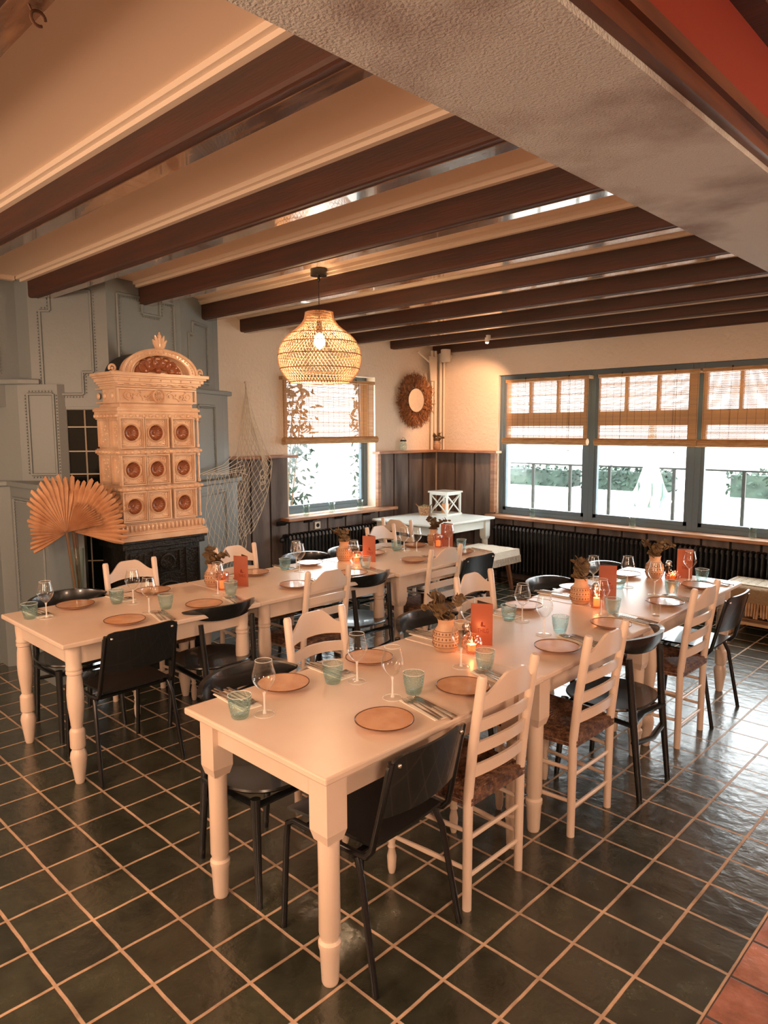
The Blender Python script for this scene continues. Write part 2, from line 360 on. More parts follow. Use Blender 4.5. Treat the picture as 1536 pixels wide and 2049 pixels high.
# windows ------------------------------------------------------------
def window(name, axis, a0, a1, z0, z1, plane, upper):
    """axis 'x': in a wall facing -y at y=plane; 'y': in wall facing +x at x=plane. one window_n object with children"""
    def B(m, s0, s1, za, zb, d0, d1):
        if axis == 'x': m.bb(s0, s1, plane + d0, plane + d1, za, zb)
        else: m.bb(plane - d1, plane - d0, s0, s1, za, zb)
    fr = MB(); t = .055
    B(fr, a0, a0 + t, z0, z1, 0, .07); B(fr, a1 - t, a1, z0, z1, 0, .07); B(fr, a0 + t, a1 - t, z0, z0 + .05, 0, .07); B(fr, a0 + t, a1 - t, z1 - .07, z1, 0, .07)
    root = struct(name, fr, 'winpaint', smooth=False, bevel=.004)
    s = MB(); zt = 1.83
    if upper:
        B(s, a0 + t, a1 - t, zt, zt + .15, .005, .06)
        for k in (1, 2):
            c = a0 + t + (a1 - a0 - 2 * t) * k / 3; B(s, c - .016, c + .016, zt + .15, z1 - .07, .01, .055)
    for u, v in ((a0 + t, a0 + t + .035), (a1 - t - .035, a1 - t)): B(s, u, v, z0 + .05, z1 - .07, .01, .055)
    B(s, a0 + t, a1 - t, z0 + .05, z0 + .09, .01, .055)
    obj('window_sash', s, 'winpaint', root, smooth=False, local=True)
    g = MB(); B(g, a0 + t, a1 - t, z0 + .05, z1 - .07, .03, .036); obj('glass_pane', g, 'pane', root, smooth=False, local=True)
    return root
wx = [-5.03, -3.84, -2.70, -1.56, -.42, .72]
for i in range(5): window('window_%d' % (i + 1), 'x', wx[i], wx[i + 1], .763, 2.43, 7.24, True)
window('window_6', 'y', 4.75, 6.07, .868, 2.40, -6.14, False)

# beams + coving + laths ---------------------------------------------
BY = [.67, 1.40, 2.105, 2.79, 3.53, 4.25, 4.965, 5.69, 6.40, 7.19]
BX = [-5.68, -5.68, -5.68, -5.22, -5.58, -6, -6, -6, -6, -6]
order = ['running over the near left corner', 'nearest full beam above the tables', 'ending at the panelling left of the stove', 'ending above the tiled stove', 'ending at the blue-grey panel edge',
         'first one ending on the plaster wall', 'second one ending on the plaster wall', 'third one ending on the plaster wall', 'next to last before the long window wall', 'last one hugging the long window wall']
for i, (y, x) in enumerate(zip(BY, BX)):
    w_ = .068
    m = MB(); pts = [(-w_, .165), (-w_, .016), (-w_ + .006, .004), (-w_ + .016, 0), (-.004, 0), (0, .004), (0, .165)]
    m.slab(pts, Matrix.Translation((x, y, 2.75)) @ Matrix(((0, 0, 1, 0), (1, 0, 0, 0), (0, 1, 0, 0), (0, 0, 0, 1))), -1.0 - x - .04)
    bm_ = obj('ceiling_beam', m, 'beam', label='dark brown wooden ceiling beam, ' + order[i], cat='beam', group='dark beams across the ceiling', smooth=False)
    c = MB(); xe = -1.06; c.bb(x if x > -5.9 else -6, xe, y - w_ - .05, y - w_, Zc - .022, Zc); c.bb(x, xe, y - w_ - .028, y - w_, Zc - .04, Zc - .02)
    struct('trim_%d' % (20 + i), c, 'cove', smooth=False)
    if i < 9:
        obj('underside_board', MB().bb(x, xe, y - .022, y + .05, 2.746, 2.758).bb(x, xe, y - .01, y + .042, 2.758, Zc), 'lath', bm_, smooth=False, label='paler varnished board under the beam')
# coving along the left wall
struct('trim_50', MB().bb(-5.68, -5.63, -3, 1.98, Zc - .03, Zc), 'cove', smooth=False)

# ---------------------------------------------------------------- chimney panelling (stepped, octagonal)
up = [(-6.3, -3.2), (-5.68, -3.2), (-5.68, 1.99), (-5.555, 2.03), (-5.143, 2.427), (-5.32, 3.13), (-5.655, 3.655), (-5.75, 3.76), (-6.3, 3.76)]
mid = [(-6.3, -3.2), (-5.80, -3.2), (-5.80, 1.80), (-5.60, 1.94), (-5.385, 2.14), (-5.385, 2.2), (-5.62, 2.42), (-5.62, 3.0), (-5.20, 3.08), (-5.53, 3.65), (-5.62, 3.76), (-6.3, 3.76)]
low = [(-6.3, 1.80), (-5.74, 1.80), (-5.70, 1.88), (-5.03, 1.88), (-5.03, 2.13), (-5.62, 2.42), (-5.62, 2.99), (-5.04, 3.02), (-5.41, 3.65), (-5.50, 3.76), (-6.3, 3.76)]
struct('wall_left', MB().prism(up, 1.97, Zc), 'greypaint', smooth=False)
def shrink(p, k, c=(-6.0, 2.8)): return [(c[0] + (x - c[0]) * (1 + k), c[1] + (y - c[1]) * (1 + k / 2)) for x, y in p]
def ledge(p, z, e, h, idx):
    q = []
    for x, y in p:
        q.append((x + (e if x > -6.2 else 0), y + (e if y > 3.0 else (-e if y < 2.0 and y > -3 else 0))))
    struct('trim_%d' % idx, MB().prism(q, z, z + h), 'greypaint', smooth=False, bevel=.008)
mL = mid[:7] + [(-6.3, 2.42)]; mR = [(-6.3, 2.9)] + mid[7:]
lL = low[:6] + [(-6.3, 2.42)]; lR = [(-6.3, 2.9)] + low[6:]
struct('wall_left_middle', MB().prism(mL, 1.385, 2.13).prism(mR, 1.365, 2.10), 'greypaint', smooth=False)
struct('wall_left_lower', MB().prism(lL, 0, 1.385).prism(lR, 0, 1.33).prism([(-6.3, -3.2), (-5.86, -3.2), (-5.86, 1.8), (-6.3, 1.8)], 0, 1.385), 'greypaint', smooth=False)
ledge([(-6.3, -3.2), (-5.80, -3.2), (-5.80, 1.80), (-5.58, 1.96), (-5.52, 2.06), (-6.3, 2.06)], 2.13, .03, .04, 60)
ledge([(-6.3, 3.0), (-5.30, 3.05), (-5.53, 3.65), (-5.62, 3.76), (-6.3, 3.76)], 2.10, .03, .04, 61)
ledge([(-6.3, 1.80), (-5.74, 1.80), (-5.70, 1.88), (-5.10, 1.88), (-5.10, 2.10), (-6.3, 2.10)], 1.385, .03, .04, 62)
ledge([(-6.3, 2.95), (-5.10, 3.0), (-5.41, 3.65), (-5.50, 3.76), (-6.3, 3.76)], 1.33, .03, .04, 63)
struct('trim_64', MB().prism([(-5.60, 1.99), (-5.13, 2.445), (-5.25, 2.56), (-5.75, 2.1)], 1.945, 1.975), 'greypaint', smooth=False, bevel=.006)
# thin panel mouldings with beading
def moulding(p0, p1, pts, idx, off=.004):
    d = Vector((p1[0] - p0[0], p1[1] - p0[1], 0)); Ln = d.length; d.normalize(); n = Vector((d.y, -d.x, 0))
    if n.dot(Vector((-p0[0], -p0[1], 0))) < 0: n = -n
    m = MB(); P = [Vector((p0[0], p0[1], 0)) + d * (s * Ln) + Vector((0, 0, z)) + n * off for s, z in pts]
    for a, b in zip(P[:-1], P[1:]):
        m.tube([a, b], .011, 6)
        L_ = (b - a).length; k = max(1, int(L_ / .022)); t = (b - a) / k
        side = t.normalized().cross(n) * .02
        for j in range(k): m.ball(a + t * (j + .5) + side + n * .002, .006, 5)
    struct('trim_%d' % idx, m, 'greypaint')
A, B_, C_, D_ = (-5.555, 2.03), (-5.143, 2.427), (-5.32, 3.13), (-5.655, 3.655)
moulding(A, B_, [(.15, 2.10), (.15, 2.66), (.28, 2.66), (.28, 2.8), (.80, 2.8), (.80, 2.22), (.66, 2.22), (.66, 2.06), (.15, 2.06), (.15, 2.10)][::-1], 70)
moulding(B_, C_, [(.13, 2.2), (.13, 2.8), (.45, 2.8), (.45, 2.68), (.70, 2.68), (.70, 2.80), (.90, 2.80), (.90, 2.2)], 71)
moulding(C_, D_, [(.2, 2.2), (.2, 2.60), (.32, 2.60), (.32, 2.70), (.78, 2.70), (.78, 2.2), (.2, 2.2)], 72)
moulding((-5.20, 3.08), (-5.53, 3.65), [(.3, 1.85), (.3, 2.0), (.75, 2.0), (.75, 1.42)], 73)
moulding((-5.04, 3.0), (-5.41, 3.65), [(.1, 1.27), (.8, 1.27), (.8, .2), (.1, .2), (.1, 1.27)], 74)
moulding((-5.60, 1.94), (-5.385, 2.14), [(.25, 1.47), (.25, 2.06), (.9, 2.06), (.9, 1.47), (.25, 1.47)][::-1], 75)
moulding((-5.70, 1.88), (-5.03, 1.88), [(.1, .15), (.1, 1.3), (.9, 1.3), (.9, .15), (.1, .15)], 76)
moulding((-5.68, 1.2), (-5.68, 1.95), [(.1, 2.2), (.1, 2.74), (.85, 2.74), (.85, 2.2), (.1, 2.2)][::-1], 77)
moulding((-5.80, 1.2), (-5.80, 1.78), [(.1, 1.47), (.1, 2.07), (.85, 2.07), (.85, 1.47), (.1, 1.47)][::-1], 78)
# dark glazed door beside the stove
p0, p1 = Vector((-5.43, 2.17, 0)), Vector((-5.20, 2.44, 0)); d = (p1 - p0).normalized()
t = struct('door_1', MB().add([p0 + Vector((0, 0, .1)), p1 + Vector((0, 0, .1)), p1 + Vector((0, 0, 1.96)), p0 + Vector((0, 0, 1.96))] + [v - Vector((.03, -.03, 0)) for v in (p0 + Vector((0, 0, .1)), p1 + Vector((0, 0, .1)), p1 + Vector((0, 0, 1.96)), p0 + Vector((0, 0, 1.96)))],
    [(0, 1, 2, 3), (7, 6, 5, 4), (0, 4, 5, 1), (1, 5, 6, 2), (2, 6, 7, 3), (3, 7, 4, 0)]), 'darkpane', smooth=False)
m = MB(); nn = Vector((d.y, -d.x, 0)) * .006
for z in (.11, .46, .81, 1.12, 1.29, 1.47, 1.64, 1.82, 1.95): m.tube([p0 + nn + Vector((0, 0, z)), p1 + nn + Vector((0, 0, z))], .006, 4)
for s_ in (0, .5, 1): m.tube([p0.lerp(p1, s_) + nn + Vector((0, 0, .1)), p0.lerp(p1, s_) + nn + Vector((0, 0, 1.96))], .006, 4)
obj('muntin', m, 'muntin', t, local=True, smooth=False)

# ================================================================== TILED STOVE
SX, SY0, SY1 = -4.85, 2.335, 2.985
SC_ = (SY0 + SY1) / 2
st = thing('tiled_stove', 'tall cream ceramic tiled stove with arched shell top on a black cast-iron base', 'stove', (-5.05, SC_, 0))
DX = -5.24
def sbox(m, e, z0, z1, e2=None):
    m.bb(DX if z1 < 2.0 else -5.14, SX + e, SY0 - e, SY1 + e, z0, z1)
# iron base
m = MB(); sbox(m, -.02, .10, .96); sbox(m, .01, .93, .975); sbox(m, .025, .975, .995); sbox(m, .02, 0, .10)
ib = obj('iron_base', m, 'iron', st, smooth=False, bevel=.006)
def relief(m, y0, y1, z0, z1, x, seed):
    rnd = random.Random(seed)
    for k in range(int((y1 - y0) * (z1 - z0) * 2600)):
        y = rnd.uniform(y0, y1); z = rnd.uniform(z0, z1); m.ball((x, y, z), rnd.uniform(.005, .011), 6, (.6, 1, 1))
def frame(m, y0, y1, z0, z1, x, w_=.012, h=.012):
    m.bb(x, x + h, y0, y1, z1 - w_, z1); m.bb(x, x + h, y0, y1, z0, z0 + w_); m.bb(x, x + h, y0, y0 + w_, z0 + w_, z1 - w_); m.bb(x, x + h, y1 - w_, y1, z0 + w_, z1 - w_)
m = MB(); xb = SX - .02
frame(m, SY0 + .05, SY0 + .17, .60, .90, xb); relief(m, SY0 + .07, SY0 + .15, .62, .88, xb, 1)
frame(m, SY1 - .15, SY1 - .03, .15, .90, xb); relief(m, SY1 - .13, SY1 - .05, .2, .88, xb, 2)
frame(m, SC_ - .10, SC_ + .13, .72, .90, xb, .014, .02); relief(m, SC_ - .08, SC_ - .02, .75, .87, xb, 3); relief(m, SC_ + .06, SC_ + .11, .75, .87, xb, 4)
R90 = Matrix.Rotation(PI / 2, 3, 'Y')
m.lathe([(.062, 0), (.062, .02), (.05, .022), (.05, .006), (.001, .006)], (xb, SC_ + .02, .81), 20, R90)
relief(m, SC_ - .02, SC_ + .06, .77, .85, xb + .006, 5)
frame(m, SY0 + .05, SY0 + .17, .15, .57, xb); relief(m, SY0 + .07, SY0 + .15, .18, .55, xb, 6)
obj('iron_ornament', m, 'iron', st)
m = MB()
arc = [(xb, SC_ + .03 + .13 * math.cos(a), .52 + .13 * math.sin(a)) for a in [PI * k / 14 for k in range(15)]]
m.tube([(xb, SC_ + .16, .2)] + arc + [(xb, SC_ - .10, .2)], .012, 6); m.tube([(xb + .006, SC_ + .03 + .1 * math.cos(PI * k / 14), .52 + .1 * math.sin(PI * k / 14)) for k in range(15)], .006, 6)
m.bb(xb, xb + .008, SC_ - .09, SC_ + .15, .2, .52); relief(m, SC_ - .05, SC_ + .11, .25, .58, xb + .008, 8)
fd = obj('fire_door', m, 'iron', st); obj('door_knob', MB().ball((xb + .03, SC_ - .05, .42), .014, 8), 'steel', fd)
# ceramic body: rows of tiles
m = MB(); sbox(m, .03, .995, 1.035); sbox(m, .018, 1.035, 1.05); sbox(m, -.035, 1.05, 1.985)
for z in (1.375, 1.64, 1.90):   # garland bands
    sbox(m, -.012, z - .028, z + .02); sbox(m, .0, z - .018, z + .012)
sbox(m, -.005, 1.90, 1.96); sbox(m, .006, 1.93, 1.95); sbox(m, -.03, 1.985, 2.10)
body = obj('ceramic_body', m, 'stove', st, smooth=False, bevel=.004)
m = MB()
for z, r_ in ((1.375, .0125), (1.64, .0125), (1.90, .0135)):
    k = 13
    for i in range(k + 1): m.ball((SX + .001, SY0 - .004 + (SY1 - SY0 + .008) * i / k, z - .003), r_, 8, (.9, 1.1, 1.1)); 
    for i in range(7): m.ball((SX - .03 - i * .055, SY0 - .001, z - .003), r_, 8)
for i in range(21):             # egg-and-dart row above the base
    y = SY0 - .005 + (SY1 - SY0 + .01) * i / 20
    m.ball((SX + .004, y, 1.085), .016, 8, (.8, .62, 1.7))
for i in range(10): m.ball((SX - .03 - i * .04, SY0 - .004, 1.085), .016, 8, (.62, .8, 1.7))
m.bb(DX, SX - .005, SY0 - .0, SY1 + .0, 1.05, 1.115)
obj('beaded_band', m, 'stove', st)
def bowl_tile(cy, cz, wd, ht, xs):
    """square tile with sunk fluted bowl; faces +x at xs"""
    m = MB(); h = wd / 2; v = ht / 2
    frame(m, cy - h, cy + h, cz - v, cz + v, xs - .004, .010, .030)
    frame(m, cy - h + .013, cy + h - .013, cz - v + .013, cz + v - .013, xs - .004, .006, .018)
    # plate with round hole: ring lofted from square
    n = 32; ro = .062
    sq = []
    for k in range(n):
        a = 2 * PI * k / n; c, s_ = math.cos(a), math.sin(a); q = 1 / max(abs(c) / (h - .018), abs(s_) / (v - .018)); sq.append((cy + c * q, cz + s_ * q))
    vs = [(xs + .002, a, b) for a, b in sq] + [(xs + .002, cy + ro * math.cos(2 * PI * k / n), cz + ro * math.sin(2 * PI * k / n)) for k in range(n)]
    m.add(vs, [(k, (k + 1) % n, n + (k + 1) % n, n + k) for k in range(n)])
    m.lathe([(.066, 0), (.066, .012), (.061, .018), (.056, .012), (.055, 0)], (xs, cy, cz), 32, R90, caps=False)
    for sy in (-1, 1):
        for sz in (-1, 1):
            for j in range(4): m.ball((xs + .004, cy + sy * (h - .028 - .010 * j), cz + sz * (v - .028 - .006 * (j % 2))), .007, 6); m.ball((xs + .004, cy + sy * (h - .028), cz + sz * (v - .034 - .010 * j)), .006, 6)
    o = obj('fluted_tile', m, 'stove', st)
    b = MB(); n = 48
    n = 64; prof = [(.054, .006), (.047, -.008), (.036, -.02), (.02, -.027), (.009, -.026), (.007, -.018), (.001, -.015)]
    b.lathe(prof, (xs, cy, cz), n, R90, caps=False, scal=lambda a, z: 1 + (.16 * abs(math.sin(a * 8)) - .09) * (1 if z > -.018 else .6))
    obj('fluted_bowl', b, MT['bowlglaze'], o)
MT['bowlglaze'] = mat('amber_brown_glaze', (150, 92, 62), 0.2, coat=.5)
# sink the body behind the tiles: cavities need room
for r_, cz in enumerate((1.775, 1.51, 1.245)):
    for cy in (2.427, 2.615, 2.83): 
        bowl_tile(cy + .005, cz, .192 if cy < 2.7 else .19, .222, SX - .006)
    m = MB()
    for q in range(2):
        x0 = SX - .05 - q * .20
        for a, b_ in ((0, .0),): pass
    # side tiles (on the -y face)
    for (xa, xb_) in ((DX + .02, DX + .2), (SX - .17, SX - .02)):
        yy = SY0 + .035
        for (x0, x1, z0, z1) in ((xa, xb_, cz + .09, cz + .102), (xa, xb_, cz - .102, cz - .09), (xa, xa + .012, cz - .09, cz + .09), (xb_ - .012, xb_, cz - .09, cz + .09)): m.bb(x0, x1, yy - .018, yy + .004, z0, z1)
        rn = random.Random(r_ * 7 + int(xa * 100))
        for k in range(16): m.ball((rn.uniform(xa + .03, xb_ - .03), yy, cz + rn.uniform(-.07, .07)), .009, 6)
    obj('side_tile', m, 'stove', st)
# columns at the front corners
for y in (SY0 + .012, SY1 - .012):
    for cz in (1.775, 1.51, 1.245):
        obj('corner_colonnette', MB().lathe([(.014, -.11), (.014, -.09), (.009, -.085), (.011, 0), (.009, .085), (.014, .09), (.014, .11)], (SX - .012, y, cz), 10), 'stove', st)
# frieze
m = MB(); frame(m, SY0 + .01, SY1 - .01, 1.992, 2.095, SX - .03, .012, .018)
cy = SC_ + .005
m.lathe([(.052, 0), (.052, .025), (.045, .03), (.040, .022), (.040, .012), (.001, .012)], (SX - .03, cy, 2.043), 24, R90)
for k in range(10):
    a = 2 * PI * k / 10; m.ball((SX - .012, cy + .024 * math.cos(a), 2.043 + .024 * math.sin(a)), .006, 6, (1, 1, 1))
    m.tube([(SX - .013, cy, 2.043), (SX - .013, cy + .034 * math.cos(a), 2.043 + .034 * math.sin(a))], .003, 4)
m.ball((SX - .012, cy, 2.043), .009, 8)
for sgn in (-1, 1):
    pts = [(SX - .026, cy + sgn * (.065 + .19 * t_ / 20), 2.043 + .022 * math.sin(t_ / 20 * 9 * sgn)) for t_ in range(21)]
    m.tube(pts, .005, 5)
    for t_ in range(2, 20, 2):
        p = pts[t_]; m.ball((p[0] + .004, p[1] + .006, p[2] + .02 * (-1) ** (t_ // 2)), .0085, 6); m.tube([p, (p[0], p[1] + .006, p[2] + .02 * (-1) ** (t_ // 2))], .003, 4)
    m.lathe([(.03, 0), (.03, .008), (.024, .008), (.024, .003), (.012, .003), (.012, .01), (.001, .01)], (SX - .028, cy + sgn * .235, 2.043), 14, R90)
for x in (-5.2, -5.1, -4.98): m.ball((x, SY0 + .028, 2.043), .026, 8, (1, .5, 1))
for (x0, x1, z0, z1) in ((-5.24, -4.9, 2.09, 2.10), (-5.24, -4.9, 1.99, 2.0), (-5.24, -5.23, 2, 2.09), (-4.91, -4.9, 2, 2.09)): m.bb(x0, x1, SY0 + .015, SY0 + .035, z0, z1)
obj('frieze_relief', m, 'stove', st)
# cornice
m = MB(); 
for e, z0, z1 in ((-.01, 2.10, 2.112), (.0, 2.112, 2.125), (.015, 2.125, 2.14), (.03, 2.14, 2.165), (.045, 2.165, 2.178), (.06, 2.178, 2.20)): sbox(m, e, z0, z1)
for i in range(9): m.lathe([(.0085, 0), (.001, .010)], (SX + .03, SY0 + .0 + (SY1 - SY0) * i / 8, 2.152), 8, R90)
for i in range(8):
    y = SY0 + .03 + (SY1 - SY0 - .06) * i / 7; m.ball((SX + .008, y, 2.122), .016, 8, (.7, 1.6, .8))
obj('cornice', m, 'stove', st, bevel=.003)
# arched top : half-barrel with shell niche
AC = (2.665, 2.20); RO = .285; RI = .245; SQ = .66
def arc_pt(r, a, x): return (x, AC[0] + r * 1.02 * math.cos(a), AC[1] + r * .60 * math.sin(a))
m = MB(); n = 28; xf0, xf1 = SX + .03, SX - .03
vs = []; fs = []
for x in (xf0, xf1):
    for r_ in (RI * .93, RO):
        for k in range(n + 1): vs.append(arc_pt(r_, PI * k / n, x))
q = n + 1
for k in range(n):
    fs += [(k, k + 1, q + k + 1, q + k), (2 * q + k + 1, 2 * q + k, 3 * q + k, 3 * q + k + 1), (q + k, q + k + 1, 3 * q + k + 1, 3 * q + k), (k + 1, k, 2 * q + k, 2 * q + k + 1)]
m.add(vs, fs)
m.tube([arc_pt(RO, PI * k / n, xf0 + .004) for k in range(n + 1)], .011, 6)
m.tube([arc_pt(RI * .93, PI * k / n, xf0 + .004) for k in range(n + 1)], .007, 6)
m.tube([arc_pt(RI * .78, PI * k / n, xf1 + .012) for k in range(n + 1)], .009, 6)
for k in range(1, 26): m.ball(arc_pt((RO + RI * .93) / 2, PI * k / 26, xf0), .0085, 6)
arch = obj('arched_pediment', m, 'stove', st)
m = MB(); vs = []
vs = [arc_pt(RO - .01, PI * k / n, xf1) for k in range(n + 1)] + [arc_pt(RO - .01, PI * k / n, -5.13) for k in range(n + 1)]
m.add(vs, [(k, k + 1, q + k + 1, q + k) for k in range(n)] + [tuple(range(n + 1))[::-1], tuple(range(n + 1, 2 * n + 2))])
obj('barrel_roof', m, 'iron', st)
m = MB(); vs = [arc_pt(RI * .95, PI * k / n, xf1 + .002) for k in range(n + 1)]; m.add(vs + [(x - .01, y, z) for x, y, z in vs], [tuple(range(n + 1)), tuple(range(n + 1, 2 * n + 2))[::-1]]); obj('tympanum', m, 'stove', st, smooth=False)
m = MB()      # scallop shell
for k in range(7):
    a = PI * (k + .5) / 7; c = arc_pt(RI * .55, a, xf1 + .014)
    m.lathe([(.052, 0), (.044, .012), (.03, .002), (.001, 0)], c, 16, R90, caps=False); m.tube([(xf1 + .008, c[1] + .04 * math.cos(b), c[2] + .04 * math.sin(b)) for b in [a - 1.7 + 3.4 * j / 10 for j in range(11)]], .006, 5)
    m.tube([(xf1 + .01, AC[0], AC[1] + .02), c], [.004, .008], 5)
m.ball((xf1 + .02, AC[0], AC[1] + .025), .024, 10)
obj('shell_ornament', m, MT['bowlglaze'], st)
m = MB()      # finial of acanthus leaves + side scrolls
for k, (dy, dz) in enumerate([(-.055, .07), (-.035, .10), (0, .125), (.035, .10), (.055, .07), (-.045, .04), (.045, .04)]):
    m.tube([(xf0 - .02, AC[0], 2.365), (xf0 - .012, AC[0] + dy * .6, 2.375 + dz * .6), (xf0 - .005, AC[0] + dy, 2.375 + dz)], [.016, .018, .005], 6)
m.ball((xf0 - .01, AC[0], 2.47), .018, 8); m.ball((xf0 - .01, AC[0], 2.36), .026, 8)
obj('leaf_finial', m, 'stove', st)
for y, sg in ((SY0 + .0, -1), (SY1 + .0, 1)):
    m = MB(); m.tube([(SX - .01, y + sg * .02 + .022 * math.cos(a) * sg, 2.228 + .022 * math.sin(a)) for a in [PI * 1.6 * j / 12 - .6 for j in range(13)]] , .009, 6); m.ball((SX - .01, y + sg * .02, 2.225), .012, 8)
    m.bb(SX - .05, SX + .0, y - .06 if sg > 0 else y - .02, y + .02 if sg > 0 else y + .06, 2.20, 2.212)
    obj('scroll', m, 'stove', st)

# ================================================================== TABLES
def leg_block(x, y, h=.74):
    m = MB(); b = .0425
    m.bb(x - b, x + b, y - b, y + b, .535, h)
    n = 16
    m.lathe([(.025, 0), (.029, .01), (.034, .12), (.0385, .135), (.0385, .15), (.030, .158), (.030, .166), (.036, .18), (.035, .40), (.036, .50)], (x, y, 0), n)
    m.add([(x + a * b, y + c * b, .535) for a, c in ((-1, -1), (1, -1), (1, 1), (-1, 1))] + [(x + a * .033, y + c * .033, .50) for a, c in ((-1, -1), (1, -1), (1, 1), (-1, 1))],
          [(0, 4, 5, 1), (1, 5, 6, 2), (2, 6, 7, 3), (3, 7, 4, 0), (7, 6, 5, 4)])
    return m
def leg_vase(x, y, h=.74):
    m = MB(); b = .040; m.lathe([(.02, 0), (.024, .01), (.037, .105), (.042, .14), (.038, .165), (.027, .185)], (x, y, 0), 16)
    m.lathe([(.027, .185), (.037, .192), (.038, .20), (.038, .275), (.036, .285), (.027, .295)], (x, y, 0), 16)
    m.lathe([(.027, .295), (.031, .33), (.040, .41), (.042, .47), (.038, .54), (.034, .575), (.040, .58), (.040, .592), (.036, .595), (.040, .60), (.040, .612), (.037, .62), (.040, .66), (.041, h)], (x, y, 0), 16)
    return m
def table(name, label, x0, x1, y0, y1, leg, group, mt='white', h=.76, inset=.085):
    t = thing(name, label, 'table', ((x0 + x1) / 2, (y0 + y1) / 2, 0), 0, group)
    obj('tabletop', MB().bb(x0, x1, y0 + .0015, y1 - .0015, h - .026, h), mt, t, smooth=False, bevel=.006)
    a = MB(); i = inset; z0 = h - .13
    a.bb(x0 + i, x1 - i, y0 + i - .02, y0 + i, z0, h - .026); a.bb(x0 + i, x1 - i, y1 - i, y1 - i + .02, z0, h - .026); a.bb(x0 + i - .02, x0 + i, y0 + i, y1 - i, z0, h - .026); a.bb(x1 - i, x1 - i + .02, y0 + i, y1 - i, z0, h - .026)
    obj('apron', a, mt, t, smooth=False)
    for x in (x0 + i, x1 - i):
        for y in (y0 + i, y1 - i): obj('leg', leg(x, y, h - .02), mt, t)
    return t
G1, G2 = 'tables pushed together in right table row', 'tables pushed together in left table row'
table('dining_table', 'cream wooden dining table closest to the camera, front of right table row', -2.335, -1.53, 1.328, 2.555, leg_block, G1)
table('dining_table', 'cream wooden dining table in the middle of right table row', -2.335, -1.535, 2.555, 3.75, leg_block, G1)
table('dining_table', 'cream wooden dining table at the window end of right table row', -2.355, -1.545, 3.75, 5.09, leg_vase, G1)
table('dining_table', 'cream wooden dining table with turned legs, front of left table row', -4.31, -3.455, 1.328, 2.51, leg_vase, G2)
table('dining_table', 'cream wooden dining table in the middle of left table row', -4.30, -3.46, 2.51, 3.70, leg_vase, G2)
table('dining_table', 'cream wooden dining table at the far end of left table row', -4.27, -3.42, 3.70, 4.90, leg_block, G2)
table('side_table', 'chalk white side table in the far corner below the dark boards', -5.83, -4.87, 5.83, 6.94, leg_block, None, 'whitecold')

